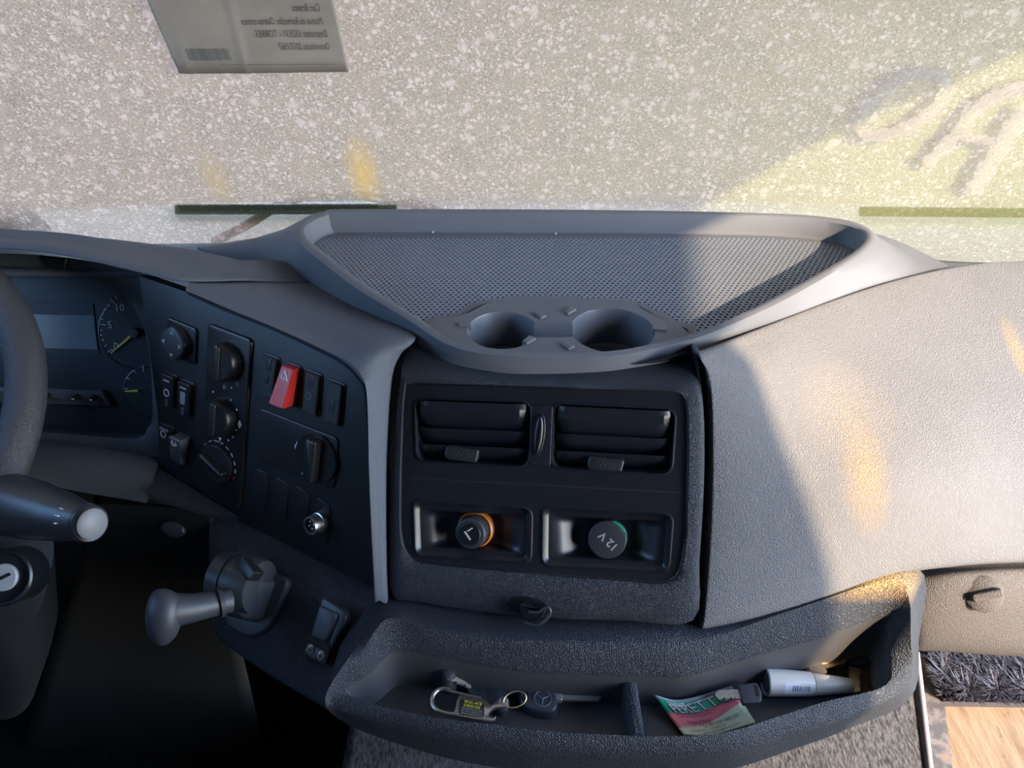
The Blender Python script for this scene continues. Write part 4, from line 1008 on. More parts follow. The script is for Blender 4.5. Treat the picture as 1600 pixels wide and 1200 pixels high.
mb = MB(); mb.lathe(cf, [(.024, -.006), (.026, 0), (.026, H_ * .55), (.0245, H_ * .56), (.0245, H_ * .62), (.026, H_ * .63), (.025, H_), (.020, H_ + .004), (.0004, H_ + .005)], 32); build(mb, 'pivot_barrel', M['dgrey'], gl)
mb = MB(); mb.prism(LP.at(388, 889, -.3, .040), rrect(.022, .010, .002), -.008, .004, .001); build(mb, 'release_tab', M['black'], gl)
pth = cr([P(360,938,.665), P(330,944,.655), P(300,950,.645), P(275,953,.638), P(263,955,.636)], 6)
mb = MB(); mb.tube(pth, [.0105 + .0065 * (k / (len(pth) - 1)) ** 2 for k in range(len(pth))], 16); build(mb, 'lever_arm', M['lever'], gl, smooth=80)
k_ = cr([P(262,924,.640), P(258,935,.636), P(257,952,.632), P(256,972,.632), P(254,990,.636), P(252,1002,.640)], 5)
n_ = len(k_); mb = MB(); mb.tube(k_, [max(.004, .0155 * (math.sin(math.pi * min(1, (i + .6) / n_ * 1.0)) ** .42)) * (1 - .18 * (i / n_)) for i in range(n_)], 18); build(mb, 'lever_knob', M['lever'], gl, smooth=80)
mb = MB(); mb.tube([P(348,940,.660), P(341,942,.658)], .0128, 16); build(mb, 'arm_collar', M['dgrey'], gl)
LPg = LP; LP = Frame(P(505, 985, .676), LPn)
hp = empty('folding_hook', LP.hit(505, 1020), 'small black folding hook screwed to the shelf by the gear lever', 'hook')
q = rpoly(uvs(LP, [(506,932),(541,955),(543,968),(516,1022),(510,1041),(474,1021),(489,990)]), .004); mb = MB(); mb.prism(LP, q, -.006, .0022, .0012); build(mb, 'hook_plate', M['black2'], hp)
q = rpoly(uvs(LP, [(504,945),(532,960),(514,1004),(490,993)]), .003); mb = MB(); mb.prism(LP, q, .002, .0055, .0015); build(mb, 'hook_flap', M['dgrey'], hp)
q = rpoly(uvs(LP, [(481,985),(518,1003),(516,1022),(482,1003)]), .001); mb = MB(); mb.prism(LP, q, .002, .0030); build(mb, 'hook_slot', M['hole'], hp)
for x, y in ((486, 1014), (502.5, 1024)):
    f = LP.at(x, y, w=.002); mb = MB(); mb.lathe(f, [(.0042, 0), (.0040, .0012), (.0026, .0022), (.0004, .0024)], 20); s = build(mb, 'screw', M['steel'], hp)
    mb = MB(); mb.box(f, -.0020, .0020, -.0004, .0004, .0015, .0027); mb.box(f, -.0004, .0004, -.0020, .0020, .0015, .0027); build(mb, 'screw_slot', M['hole'], s)

# ---------------------------------------------------------------- passenger kick panel
kp = empty('kick_panel', P(1520, 1000, .74), 'brownish grey trim panel with turn fastener under the passenger pad', 'trim panel')
k0 = [P(1424,890,.72),P(1437,892,.715),P(1500,885,.71),P(1600,880,.715),P(1800,878,.735),P(2000,876,.75)]
k1 = [P(1424,906,.71),P(1440,908,.702),P(1500,901,.695),P(1600,896,.70),P(1800,894,.72),P(2000,893,.735)]
k2 = [P(1424,960,.715),P(1440,960,.705),P(1500,955,.70),P(1600,952,.705),P(1800,950,.725),P(2000,948,.74)]
k3 = [P(1424,1016,.745),P(1440,1016,.735),P(1500,1020,.735),P(1600,1026,.74),P(1800,1030,.755),P(2000,1030,.77)]
k4 = [p + A(0, .06, -.02) for p in k3]
mb = MB(); mb.patch([[p + A(0, .03, -.004) for p in k0], k0, k1, k2, k3, k4], 6, 6); build(mb, 'panel', M['kick'], kp, smooth=55, recalc=False)
f = Frame(P(1537, 928, .695), norm(A(-.15, -.75, .62)), A(1, .0, .0)); mb = MB(); mb.lathe(f, [(.0165, -.006), (.0165, .0015), (.0145, .003), (.0004, .003)], 32); tf_ = build(mb, 'turn_fastener', M['kick'], kp)
mb = MB(); mb.prism(f.sub(0, 0, 0, .25), rrect(.027, .0075, .003), .002, .0085, .002); build(mb, 'fastener_grip', M['kick'], tf_)
# ---------------------------------------------------------------- wipers and cowl outside the glass
def wiper(a, b, arm, label, side):
    w = empty('windscreen_wiper', PW((a[0] + b[0]) / 2, a[1] + 6, .02), label, 'wiper')
    n = 9; pts = [(a[0] + (b[0] - a[0]) * k / n, a[1] + (b[1] - a[1]) * k / n) for k in range(n + 1)]
    mb = MB(); mb.loft([[PW(x, y - 8, .0072), PW(x, y + 3, .0072), PW(x, y + 8, .009), PW(x, y + 8, .022), PW(x, y - 9, .024)] for x, y in pts], True, True); build(mb, 'wiper_blade', M['rubber'], w)
    mb = MB(); mb.tube([PW(x, y - 4, .024) for x, y in pts[1:-1]], .003, 8); build(mb, 'blade_spine', M['rubber'], w)
    mb = MB(); mb.tube(cr([PW(*p, o) for p, o in arm], 6), .006, 10); build(mb, 'wiper_arm', M['rubber'], w)
wiper((273, 327), (620, 327), [((335, 378), .045), ((385, 352), .04), ((455, 312), .034), ((540, 303), .03), ((640, 318), .03), ((690, 330), .03)], 'dark wiper blade outside the windscreen left of the tray', 0)
wiper((1342, 330), (1700, 333), [((1700, 340), .045), ((1620, 322), .04), ((1560, 318), .035), ((1500, 322), .03)], 'wiper blade outside the windscreen at the right behind the sunlit film', 1)
mb = MB(); cp = [PW(*p, .03) for p in ((-60, 330), (0, 326), (18, 330), (32, 345), (42, 362), (44, 385))]
mb.loft([[p, p + A(0, .02, .002), p + A(0, .05, -.03), p + A(0, .0, -.05)] for p in cp], True, True)
M['cowl'] = plastic('teal_cowl_paint', (0.03, 0.09, 0.09), 0.3)
tag(build(mb, 'cowl_corner', M['cowl']), 'dark teal curved cowl corner outside the glass at far left', 'cowl')

# ---------------------------------------------------------------- printed notice taped to the windscreen
def paper_mat():
    m, N, L, B = nodes('grey_backlit_paper')
    g = N.new('ShaderNodeNewGeometry'); a = nz(N, L, g.outputs['Position'], 25, 4)
    c = ramp(N, L, a.outputs[0], [(0.3, (0.50, 0.46, 0.42)), (0.7, (0.60, 0.555, 0.505))]).outputs[0]
    N.remove(B); tr = N.new('ShaderNodeBsdfTranslucent'); df = N.new('ShaderNodeBsdfDiffuse'); L.new(c, tr.inputs[0]); L.new(c, df.inputs[0])
    mx = N.new('ShaderNodeMixShader'); mx.inputs[0].default_value = 0.5; L.new(tr.outputs[0], mx.inputs[1]); L.new(df.outputs[0], mx.inputs[2])
    out = [n for n in N if n.type == 'OUTPUT_MATERIAL'][0]; L.new(mx.outputs[0], out.inputs['Surface']); return m
M['paper'] = paper_mat()
M['ink'] = plastic('faded_ink', (0.16, 0.165, 0.16), 0.8)
pbl, pbr, ptl, ptr = PW(280, 115, -.004), PW(545, 113, -.004), PW(230, 0, -.004), PW(520, 0, -.004)
ptl, ptr = pbl + (ptl - pbl) * 2.6, pbr + (ptr - pbr) * 2.6
def paper(s, t, w=0.0):
    p = pbl * (1 - s) * (1 - t) + pbr * s * (1 - t) + ptl * (1 - s) * t + ptr * s * t
    fold = .0016 * math.exp(-((s - .40 - .10 * t) / .02) ** 2) * (1 - t) + .002 * math.exp(-((s - .07 - .35 * t * .2) / .03) ** 2) * max(0, 1 - 4 * t) + .001 * math.sin(5 * s + 3 * t)
    return p + A(0, -fold - w, 0)
ntc = empty('paper_notice', paper(.5, 0), 'grey printed paper notice with mirrored text taped to the windscreen', 'paper')
mb = MB(); ns, nt_ = 60, 12
mb.add([paper(s, t) for t in np.linspace(0, 1, nt_ + 1) for s in np.linspace(0, 1, ns + 1)], [(j * (ns + 1) + i, j * (ns + 1) + i + 1, (j + 1) * (ns + 1) + i + 1, (j + 1) * (ns + 1) + i) for j in range(nt_) for i in range(ns)])
build(mb, 'sheet', M['paper'], ntc, recalc=False, solid=.00025)
PWID, PHEI = np.linalg.norm(pbr - pbl), np.linalg.norm(ptl - pbl)
def st_of(px, py):
    p = PW(px, py, -.004); v = (p[2] - pbl[2]) / (ptl[2] - pbl[2]); l = pbl * (1 - v) + ptl * v; r = pbr * (1 - v) + ptr * v
    return (p[0] - l[0]) / (r[0] - l[0]), v
def ptext(s, px, py, size, end):
    s0, t0 = st_of(px, py); s1, _ = st_of(end, py); wid = (s0 - s1) * PWID
    est = .50 * size * len(s); k = wid / est
    text('printed_line', s, size, None, M['ink'], ntc, 0.00005, True, 'LEFT', k, lambda u, v, d: paper(s0 + u / PWID, t0 + v / PHEI, .0006 + abs(d)))
ptext('Cor: Branca', 500, 11, .0105, 451)
ptext('Motivo da Remoção: Outros crimes', 504, 32, .0105, 365)
ptext('Depósito: 152531 - TORRES', 511, 52, .0105, 392)
ptext('Ocorrência: 2017.1567', 515, 72, .0105, 426)
mb = MB(); s0, t0 = st_of(360, 84); s1, _ = st_of(294, 84); x = 0; random.seed(9)
hh = .0062 / PHEI
while x < 1:
    w_ = random.choice((.010, .016, .024)); a, b_ = s0 + (s1 - s0) * x, s0 + (s1 - s0) * min(1, x + w_)
    mb.add([paper(a, t0 - hh, .0007), paper(b_, t0 - hh, .0007), paper(b_, t0 + hh, .0007), paper(a, t0 + hh, .0007)], [(0, 1, 2, 3)]); x += w_ + random.choice((.010, .015, .025))
bc = build(mb, 'printed_barcode', M['ink'], ntc, recalc=False, smooth=0); bc['kind'] = 'stuff'
for y_, xa, xb in ((100, 345, 525), ):
    s0, t0 = st_of(xa, y_); s1, t1 = st_of(xb, y_); mb = MB(); mb.loft([[paper(s0 + (s1 - s0) * k / 12, t0 + (t1 - t0) * k / 12 - .0012, .0006), paper(s0 + (s1 - s0) * k / 12, t0 + (t1 - t0) * k / 12 + .0012, .0006)] for k in range(13)], closed=False); build(mb, 'printed_rule', M['grey'], ntc, recalc=False)

# ---------------------------------------------------------------- passenger footwell: rail, fluffy mat, board
mb = MB(); BZ = 0.06
e0, e1, e2, e3 = PZ(1437, 1022, BZ), PZ(1452, 1230, BZ), PZ(1492, 1230, BZ), PZ(1466, 1022, BZ)
mb.loft([[e0, e3, e3 + A(0, 0, -.05), e0 + A(0, 0, -.05)], [e1, e2, e2 + A(0, 0, -.05), e1 + A(0, 0, -.05)]], True, True)
def rust_mat():
    m, N, L, B = nodes('rusty_dark_metal'); g = N.new('ShaderNodeNewGeometry'); a = nz(N, L, g.outputs['Position'], 60, 6, .7)
    L.new(ramp(N, L, a.outputs[0], [(0.42, (0.10, 0.09, 0.085)), (0.58, (0.22, 0.19, 0.17)), (0.68, (0.38, 0.17, 0.07))]).outputs[0], B.inputs['Base Color']); B.inputs['Roughness'].default_value = .7; return m
M['rust'] = rust_mat()
rl = build(mb, 'sill_rail', M['rust']); tag(rl, 'rusty metal strip beside the wooden board', 'rail')
mb = MB(); cA, cB = PZ(1431, 1020, TUN - .002), PZ(1456, 1235, TUN - .002); mb.tube([cA + A(.0, 0, 0), cB], .0045, 10)
M['piping'] = plastic('grey_edge_piping', (0.30, 0.28, 0.27), .7)
tag(build(mb, 'carpet_edging', M['piping']), 'pale piping along the tunnel carpet edge', 'edging')
mb = MB(); BZ = 0.05
bq = [PZ(1470, 1085, BZ), PZ(1700, 1085, BZ), PZ(1760, 1290, BZ), PZ(1498, 1290, BZ)]
mb.loft([[p + A(0, 0, -.02) for p in bq], bq], True, True); tag(build(mb, 'wooden_board', M['wood'], smooth=0), 'bare weathered plywood board on the passenger floor', 'board')
mt = empty('fluffy_mat', PZ(1540, 1065, BZ), 'dark fluffy floor mat above the wooden board', 'mat')
MZ = BZ + .012
mq = [PZ(1446, 1026, MZ), PZ(1720, 1022, MZ), PZ(1720, 1100, MZ), PZ(1474, 1096, MZ)]
mb = MB(); mb.loft([[p + A(0, 0, -.0115) for p in mq], mq], True, True); M['pile'] = plastic('dark_fluffy_pile', (0.055, 0.05, 0.058), .45); build(mb, 'mat_backing', M['pile'], mt, smooth=0)
mb = MB(); random.seed(2)
for k in range(9000):
    s, t = random.random(), random.random(); p = mq[0] * (1 - s) * (1 - t) + mq[1] * s * (1 - t) + mq[2] * s * t + mq[3] * (1 - s) * t
    a = random.random() * 6.283; cl_ = math.sin(p[0] * 160) * math.cos(p[1] * 140); ln = .016 + .010 * random.random() + .006 * cl_
    d = A(math.cos(a + cl_), math.sin(a + cl_), 0); w = A(-d[1], d[0], 0) * .0012
    q1, q2 = p + d * ln * .35 + A(0, 0, ln * .7), p + d * ln * .9 + A(0, 0, ln * (.75 + .3 * random.random()))
    mb.add([p + w, p - w, q1 - w, q1 + w, q2], [(0, 1, 2, 3), (3, 2, 4)])
pl = build(mb, 'mat_pile', M['pile'], mt, smooth=0, recalc=False); pl['kind'] = 'stuff'

# ---------------------------------------------------------------- things lying in the compartment
FZ = SFLOOR
UP = A(0, 0, 1)
def ground_frame(px, py, z, px2, py2):
    a, b = PZ(px, py, z), PZ(px2, py2, z); return Frame(a, UP, b - a), np.linalg.norm(b - a)
def gxy(fr, pts, z):
    out = []
    for p in pts:
        q = PZ(p[0], p[1], z) - fr.o; out.append(A(q.dot(fr.ex), q.dot(fr.ey)))
    return out
def blade(fr, L, W, w0, th, mat, parent, notches, seed):
    random.seed(seed); top = []; x = L
    poly = [A(0, -W / 2), A(L - W * .5, -W / 2), A(L, -W * .1)]
    xs = np.linspace(L * .93, L * .25, notches)
    for k, xx in enumerate(xs): poly += [A(xx + L * .018, W * (.42 if k % 2 else .32)), A(xx, W * random.uniform(.12, .5)), A(xx - L * .018, W * (.44))]
    poly += [A(L * .18, W / 2), A(0, W / 2)]
    mb = MB(); mb.prism(fr, poly, w0, w0 + th); o = build(mb, 'key_blade', mat, parent, smooth=0)
    mb = MB(); mb.box(fr, L * .05, L * .9, -W * .12, W * .02, w0 + th - .0001, w0 + th + .0004); build(mb, 'blade_ridge', mat, o, smooth=0)
    return o
# truck key with star emblem
kz = FZ + .009
k1_ = empty('truck_key', PZ(850, 1098, FZ), 'black-headed truck key with star emblem on the wire ring', 'key')
kf, _ = ground_frame(842, 1093, kz, 940, 1090.5, )
hd = cr(gxy(kf, [(814,1079),(833,1071),(853,1069.5),(865,1077),(871,1098),(866,1109),(850,1112),(822,1104),(812,1092)], kz + .004), 5, True)
hole_c = gxy(kf, [(820, 1088)], kz + .004)[0]
mb = MB(); mb.prism(kf, hd, -.008, .004, .0022, 3); hd_ = build(mb, 'key_head', M['keyblack'], k1_)
mb = MB(); f = kf.sub(*hole_c, .004); mb.lathe(f, [(.0042, -.004), (.0042, .0006), (.0034, .0009), (.0028, .0004), (.0028, -.003)], 20, False, True); build(mb, 'key_eyelet', M['hole'], hd_)
ec = gxy(kf, [(848, 1091.5)], kz + .004)[0]; f = kf.sub(*ec, .004); o_ = ell(.0078, .0078, 36)
mb = MB(); mb.ring(f, o_, [p * .86 for p in o_], -.0005, .0006, .0002)
for a in (0.35, 0.35 + 2.094, 0.35 + 4.189):
    g = f.sub(0, 0, 0, a); mb.loft([[g.pt(-.0004, .0011, 0), g.pt(-.0004, -.0011, 0), g.pt(0, 0, .0008)], [g.pt(.0066, .0001, 0), g.pt(.0066, -.0001, 0), g.pt(.0066, 0, .0005)]], True, True)
build(mb, 'star_emblem', M['grey'], hd_)
bs = gxy(kf, [(868, 1088)], kz)[0]; be = gxy(kf, [(939, 1090.5)], kz)[0]
bf = Frame(kf.pt(*bs, -.001), UP, kf.ex * (be - bs)[0] + kf.ey * (be - bs)[1]); blade(bf, np.linalg.norm(be - bs), .0068, 0, .0024, M['steel'], k1_, 7, 3)
mb = MB(); mb.prism(bf, rrect(.008, .010, .002, 4, .002, 0), -.001, .0034, .001); build(mb, 'blade_shoulder', M['steel'], k1_)
# plain key with embossed head
k2_ = empty('embossed_key', PZ(760, 1085, FZ), 'dark key with embossed rubber head beside the carabiner', 'key')
kz = FZ + .007; kf, _ = ground_frame(765, 1080, kz, 693, 1056)
hd = cr(gxy(kf, [(731,1073),(738,1064),(757,1056),(776,1057),(785,1072),(796,1094),(793,1107),(780,1111),(757,1098),(734,1083)], kz + .003), 4, True)
mb = MB(); mb.prism(kf, hd, -.006, .0035, .002); hd_ = build(mb, 'key_head', M['keyblack'], k2_)
tb = gxy(kf, [(762, 1078)], kz + .003)[0]; text('embossed_lettering', 'truk', .0115, kf.sub(*tb, .0035, math.pi + math.atan2(-.25, .9) * 1.0 + .95 - .62), M['dgrey'], hd_, .0004)
ba, be = PZ(736, 1072, FZ + .008), PZ(695, 1056, FZ + .023); bdr = norm(be - ba)
bf = Frame(ba, UP - bdr * bdr[2], bdr); blade(bf, np.linalg.norm(be - ba), .0075, 0, .0022, M['steel'], k2_, 5, 6)
# carabiner with badge
cz = FZ + .015
cb = empty('carabiner', PZ(720, 1112, FZ), 'silver carabiner key fob with yellow-lettered black badge', 'carabiner')
cf, _ = ground_frame(736, 1105, cz, 776, 1111)
body = gxy(cf, [(716,1090),(724,1087.5),(752,1092.5),(760,1096),(768,1102.5),(776,1096),(782,1091),(790,1090),(795,1096),(793,1104),(786,1107),(777,1107),(768,1111),(763,1117),(766,1121),(771,1122.5),(774,1119),(775,1123),(771,1128),(763,1128.5),(740,1125),(712,1119.5),(706,1116.5),(711,1110)], cz)
body = cr(body, 3, True)
ey = gxy(cf, [(786, 1097.5)], cz)[0]
mb = MB(); mb.prism(cf, body, -.0016, .0016, .0007, 2); bd = build(mb, 'carabiner_body', M['silver'], cb)
mb = MB(); mb.lathe(cf.sub(*ey, 0), [(.0034, .0014), (.0034, .0022), (.0026, .0023), (.0022, .0012), (.0004, .0010)], 20); build(mb, 'eyelet', M['steel'], bd)
loop = cr([PZ(*p, cz) for p in ((717,1116),(706,1116.5),(694,1114),(682,1109),(675.5,1100),(676,1088),(683,1079),(694,1075.5),(704,1078.5))], 5)
mb = MB(); mb.tube(loop, .0021, 12); build(mb, 'carabiner_loop', M['silver'], cb)
mb = MB(); mb.tube([PZ(701, 1079.5, cz), PZ(752, 1091, cz)], .0013, 10); build(mb, 'spring_gate', M['silver'], cb)
bq = gxy(cf, [(718,1092),(756,1098.5),(757,1122),(716,1116.5)], cz + .0016); bq = rpoly(bq, .003)
mb = MB(); mb.prism(cf, bq, .0012, .0021, .0003); bg = build(mb, 'badge', M['black'], cb); bg['label'] = 'black badge with yellow phone numbers'
M['yprint'] = plastic('yellow_print', (0.72, 0.66, 0.05), .5)
ra = math.atan2(*(gxy(cf, [(756, 1098.5)], cz)[0] - gxy(cf, [(718, 1092)], cz)[0])[::-1])
for s, px, py, sz, mt_ in (('99101-4418', 739, 1098.5, .0040, 'yprint'), ('18 98103-3306', 737, 1104, .0038, 'yprint'), ('VENDO PRA DE SUA', 737, 1109, .0021, 'lgrey'), ('NO TEM A GARANTIA', 737, 1113, .0021, 'lgrey'), ('BAIXO ESQUERDA', 737, 1117, .0021, 'lgrey')):
    u = gxy(cf, [(px, py)], cz + .002)[0]; text('badge_line', s, sz, cf.sub(*u, .0022, ra), M[mt_], bg, .00008, sx=.0175 / (.56 * sz * len(s)))
# wire ring
a_, b_ = PZ(787, 1098, FZ + .016), PZ(822, 1088, FZ + .016); cc = (a_ + b_) / 2; ex_ = norm(b_ - a_); r_ = np.linalg.norm(b_ - a_) / 2
ey_ = norm(np.cross(UP, ex_) * .75 + UP * .45)
mb = MB(); mb.tube([cc + ex_ * r_ * math.cos(t) + ey_ * r_ * .62 * math.sin(t) for t in np.linspace(0, 2 * math.pi, 40, endpoint=False)], .0006, 8, True)
tag(build(mb, 'key_ring', M['brass']), 'thin wire ring joining the carabiner and the truck key', 'key ring')

# business card
def card_mat():
    m, N, L, B = nodes('printed_card_shaded_edge'); uvn = N.new('ShaderNodeUVMap'); uvn.uv_map = 'UVMap'
    s = N.new('ShaderNodeSeparateXYZ'); L.new(uvn.outputs[0], s.inputs[0]); U_, V_ = s.outputs[0], s.outputs[1]
    wav = math_(N, L, 'MULTIPLY', math_(N, L, 'SINE', math_(N, L, 'MULTIPLY', U_, 4.2)), .06)
    g1 = math_(N, L, 'GREATER_THAN', math_(N, L, 'SUBTRACT', V_, math_(N, L, 'MULTIPLY', U_, .16)), .56)
    lim = math_(N, L, 'ADD', math_(N, L, 'MULTIPLY', U_, .36), .17)
    g2 = math_(N, L, 'GREATER_THAN', math_(N, L, 'ADD', V_, wav), lim)
    c = mixc(N, L, g2, (0.66, 0.60, 0.36), (0.72, 0.16, 0.17))
    c = mixc(N, L, math_(N, L, 'MULTIPLY', g1, math_(N, L, 'LESS_THAN', U_, .88)), c, (0.02, 0.30, 0.17))
    c = mixc(N, L, math_(N, L, 'GREATER_THAN', V_, .93), c, (0.20, 0.21, 0.24))  # grey strip: shade along the card's top edge, put into the colour
    L.new(c, B.inputs['Base Color']); B.inputs['Roughness'].default_value = .45; return m
crow = [[PZ(1068,1148,.3905),PZ(1115,1147,.3872),PZ(1181,1129,.3872)], [PZ(1044,1117,.392),PZ(1097,1120,.3885),PZ(1163,1101,.390)], [PZ(1022,1086,.408),PZ(1066,1093,.400),PZ(1144,1072,.405)]]
mb = MB(); NU = 8
g_ = [cr(r, NU) for r in crow]; cols = [cr([g_[j][i] for j in range(3)], NU) for i in range(2 * NU + 1)]
cn = 2 * NU + 1
mb.add([cols[i][j] for i in range(cn) for j in range(cn)], [(i * cn + j, (i + 1) * cn + j, (i + 1) * cn + j + 1, i * cn + j + 1) for i in range(cn - 1) for j in range(cn - 1)])
card = empty('business_card', PZ(1105, 1125, FZ), 'green, red and cream printed tow-truck business card lying in the compartment', 'card')
M['card'] = card_mat(); cs = build(mb, 'card_sheet', M['card'], card, recalc=False, smooth=80)
uvl = cs.data.uv_layers.new(name='UVMap')
for li_, lp in enumerate(cs.data.loops):
    i, j = divmod(lp.vertex_index, cn); uvl.data[li_].uv = (i / (cn - 1), j / (cn - 1))
cs.modifiers.new('thickness', 'SOLIDIFY').thickness = .0003
def card_pt(u, v, w=.0006):
    x, y = max(0, min(1, u)) * (cn - 1), max(0, min(1, v)) * (cn - 1); i, j = min(int(x), cn - 2), min(int(y), cn - 2); a, b = x - i, y - j
    p = cols[i][j] * (1 - a) * (1 - b) + cols[i + 1][j] * a * (1 - b) + cols[i][j + 1] * (1 - a) * b + cols[i + 1][j + 1] * a * b
    return p + UP * w
CW, CHT = np.linalg.norm(crow[0][2] - crow[0][0]), np.linalg.norm(crow[2][0] - crow[0][0])
M['cardink'] = plastic('card_dark_print', (0.10, 0.05, 0.05), .5)
def ctext(s, u, v, size, wid, mat, skew=0.0, w=.0006, bold=0.0, nm='card_print'):
    est = .52 * size * len(s); k = wid * CW / est
    text(nm, s, size, None, mat, card, .00003, False, 'LEFT', k, lambda a, b, d: card_pt(u + a / CW, v + b / CHT + skew * a / CW, w + abs(d)), bold)
ctext('PERETTO', .13, .665, .0130, .72, M['black'], .17, .0005, .0006)
ctext('PERETTO', .13, .665, .0130, .72, M['white'], .17, .0009, .0001)
ctext('GUINCHOS', .13, .80, .0058, .26, M['white'], .12, .0008, .0003)
ctext('24 horas - transporte de veiculos', .14, .535, .0030, .72, M['cardink'], .15)
ctext('remocao e servico de guinchos', .16, .475, .0030, .58, M['cardink'], .15)
ctext('A. Rogério Peretto', .22, .33, .0062, .42, M['cardink'], .13)
ctext('Cel.: 9997 3239 - 8402 2207', .42, .225, .0052, .56, M['cardink'], .15)
ctext('Atendimento 24h', .06, .20, .0042, .34, M['white'], .12)
ctext('Av. Rua São João  -  TORRES / RS', .18, .10, .0036, .62, M['cardink'], .12)
ctext('guinchosperetto@terra.com.br', .36, .045, .0032, .55, M['cardink'], .12)
# black key lying on the card
def plain_key(name, label, head, bl0, bl1, z, mat_h, mat_b, slot, wB=.0085, seed=1, th=.0045):
    e_ = empty(name, PZ(head[0][0], head[0][1], FZ), label, 'key'); f, _ = ground_frame(*bl0, z, *bl1)
    hq = rpoly(gxy(f, head, z + th * .5), .0025, 4); mb = MB(); mb.prism(f, hq, -th * .5, th * .5, .001); h_ = build(mb, 'key_head', mat_h, e_)
    sq = rpoly(gxy(f, slot, z + th * .5), .0015, 4); mb = MB(); mb.prism(f, sq, th * .45, th * .5 + .0003); build(mb, 'head_slot', M['hole'], h_)
    a = gxy(f, [bl0], z)[0]; b = gxy(f, [bl1], z)[0]
    blade(Frame(f.pt(*a, -.001), UP, f.ex), np.linalg.norm(b - a), wB, 0, .002, mat_b, e_, 6, seed); return e_
plain_key('spare_key', 'black-headed key resting on the business card', [(1152,1069),(1183,1066),(1191,1082),(1190,1096),(1161,1099)], (1156,1085), (1117,1087), FZ + .022, M['keyblack'], M['steel'], [(1178,1070),(1184,1071),(1187,1087),(1182,1089)], .0085, 8)
M['keygrey'] = plastic('dusty_key_plastic', (0.10, 0.09, 0.085), .6, dust=.5)
plain_key('door_key', 'dusty grey-headed key with brass blade behind the white tube', [(1252,1032),(1278,1024),(1294,1050),(1285,1056),(1262,1051)], (1284,1037), (1323,1025), FZ + .012, M['keygrey'], M['brass'], [(1256,1034),(1260,1034),(1266,1050),(1261,1050)], .0115, 11)
plain_key('cabinet_key', 'dirty black-headed key at the right end of the compartment', [(1319,1014),(1342,1011),(1357,1022),(1354,1036),(1328,1038)], (1335,1044), (1336,1082), FZ + .008, M['keyblack'], M['brass'], [(1326,1018),(1332,1017),(1334,1021),(1329,1022)], .0095, 14)
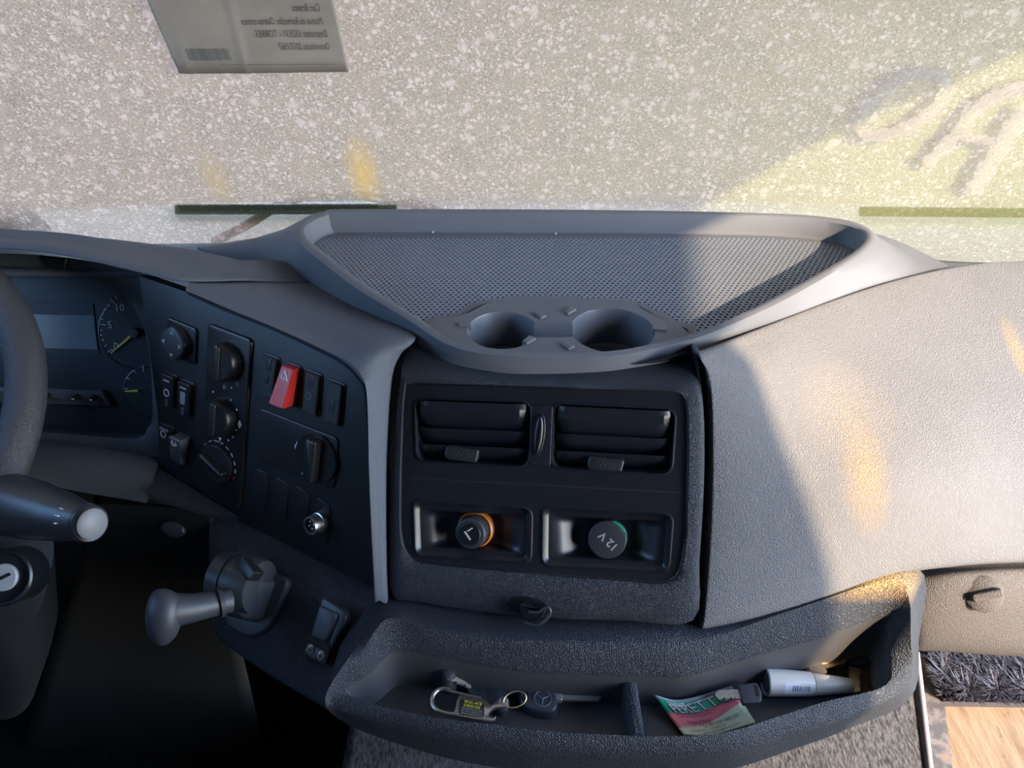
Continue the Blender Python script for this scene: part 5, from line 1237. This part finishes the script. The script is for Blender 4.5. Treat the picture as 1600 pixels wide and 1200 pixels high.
# white tapered tube
def tube_body():
    a, b = PZ(1195, 1065.5, FZ + .0135), PZ(1331, 1071.5, FZ + .0075); f = Frame(a, b - a, UP); L = np.linalg.norm(b - a)
    e_ = empty('white_tube', PZ(1262, 1085, FZ), 'grubby white tapered tube with barcode label lying in the compartment', 'tube')
    mb = MB(); mb.lathe(f, [(.0100, .0015), (.0108, 0), (.0118, .001), (.0118, .004), (.0102, L * .52), (.0096, L * .535)], 32); build(mb, 'tube_cap', M['tubewhite'], e_)
    mb = MB(); mb.lathe(f, [(.0094, L * .535), (.0097, L * .55), (.0062, L * .985), (.0055, L), (.0004, L)], 32); build(mb, 'tube_barrel', M['tubewhite'], e_)
    mb = MB(); mb.lathe(f, [(.0098, L * .53), (.0102, L * .535), (.0099, L * .545)], 32, False, False); build(mb, 'tube_joint', M['tubering'], e_)
    mb = MB(); mb.lathe(f, [(.0085, .0012), (.0085, .0008), (.0030, .0008), (.0028, .0016), (.0003, .0016)], 28); build(mb, 'tube_end', M['grey'], e_)
    # curved label on the side that faces up and towards the driver
    def side(ang, x, r=0.0):
        rr = np.interp(x, [.004, L * .52], [.0118, .0102]) + .0002 + r; d = f.ex * math.cos(ang) + f.ey * math.sin(ang); return f.pt(0, 0, x) + d * rr
    def cyl(ang_c, a0, a1, x0, x1, mat, nm, r):
        mb = MB(); mb.loft([[side(ang_c + t, x, r) for t in np.linspace(a0, a1, 8)] for x in (x0, x1)], closed=False); return build(mb, nm, mat, lab if nm == 'barcode_bar' else e_, recalc=False)
    view = CAM - f.pt(0, 0, L * .3); view = view - f.n * view.dot(f.n); ac = math.atan2(view.dot(f.ey), view.dot(f.ex)); sgn = 1 if (f.ex * math.cos(ac + .6) + f.ey * math.sin(ac + .6))[1] < (f.ex * math.cos(ac - .6) + f.ey * math.sin(ac - .6))[1] else -1
    lab = None; lab = cyl(ac + sgn * .42, -.42, .42, L * .17, L * .475, M['labelwhite'], 'barcode_label', 0.0)
    random.seed(5); x = L * .26
    while x < L * .455:
        w_ = random.choice((.0004, .0007, .001)); cyl(ac + sgn * .42, -.22, .20, x, x + w_, M['ink'], 'barcode_bar', .00015); x += w_ + random.choice((.0005, .0009, .0012))
M['tubewhite'] = plastic('grubby_white_plastic', (0.60, 0.57, 0.52), .35); M['tubering'] = plastic('yellowed_seam', (0.50, 0.40, 0.24), .4); M['labelwhite'] = plastic('label_white', (0.72, 0.74, 0.78), .5)
tube_body()
# crumbs on the tray floor and rim
for px, py, z, s, lb in ((676.5, 362.5, .6340, .0011, 'tiny pale crumb at the left of the shaded tray back'), (868.5, 365, .6340, .0011, 'tiny pale crumb at the middle of the shaded tray back'), (1070, 358, .6340, .0014, 'tiny dark crumb on the tray floor at the shadow edge'), (1203, 365, .6340, .0015, 'tiny dark crumb in the middle of the sunlit tray back'), (1268, 367, .6340, .0016, 'tiny dark crumb nearest the tray right corner')):
    p = PZ(px, py, z); mb = MB(); mb.add([p + A(math.cos(a), math.sin(a), b) * s for b, m_ in ((-.6, 0), (.5, .5)) for a in (m_, m_ + 1.2, m_ + 2.6, m_ + 3.9, m_ + 5.1)], [(0, 1, 6, 5), (1, 2, 7, 6), (2, 3, 8, 7), (3, 4, 9, 8), (4, 0, 5, 9), (5, 6, 7, 8, 9), (4, 3, 2, 1, 0)])
    o = build(mb, 'crumb', M['white'] if px < 1000 else M['black'], smooth=0); tag(o, lb, 'crumb', 'crumbs on the tray floor')
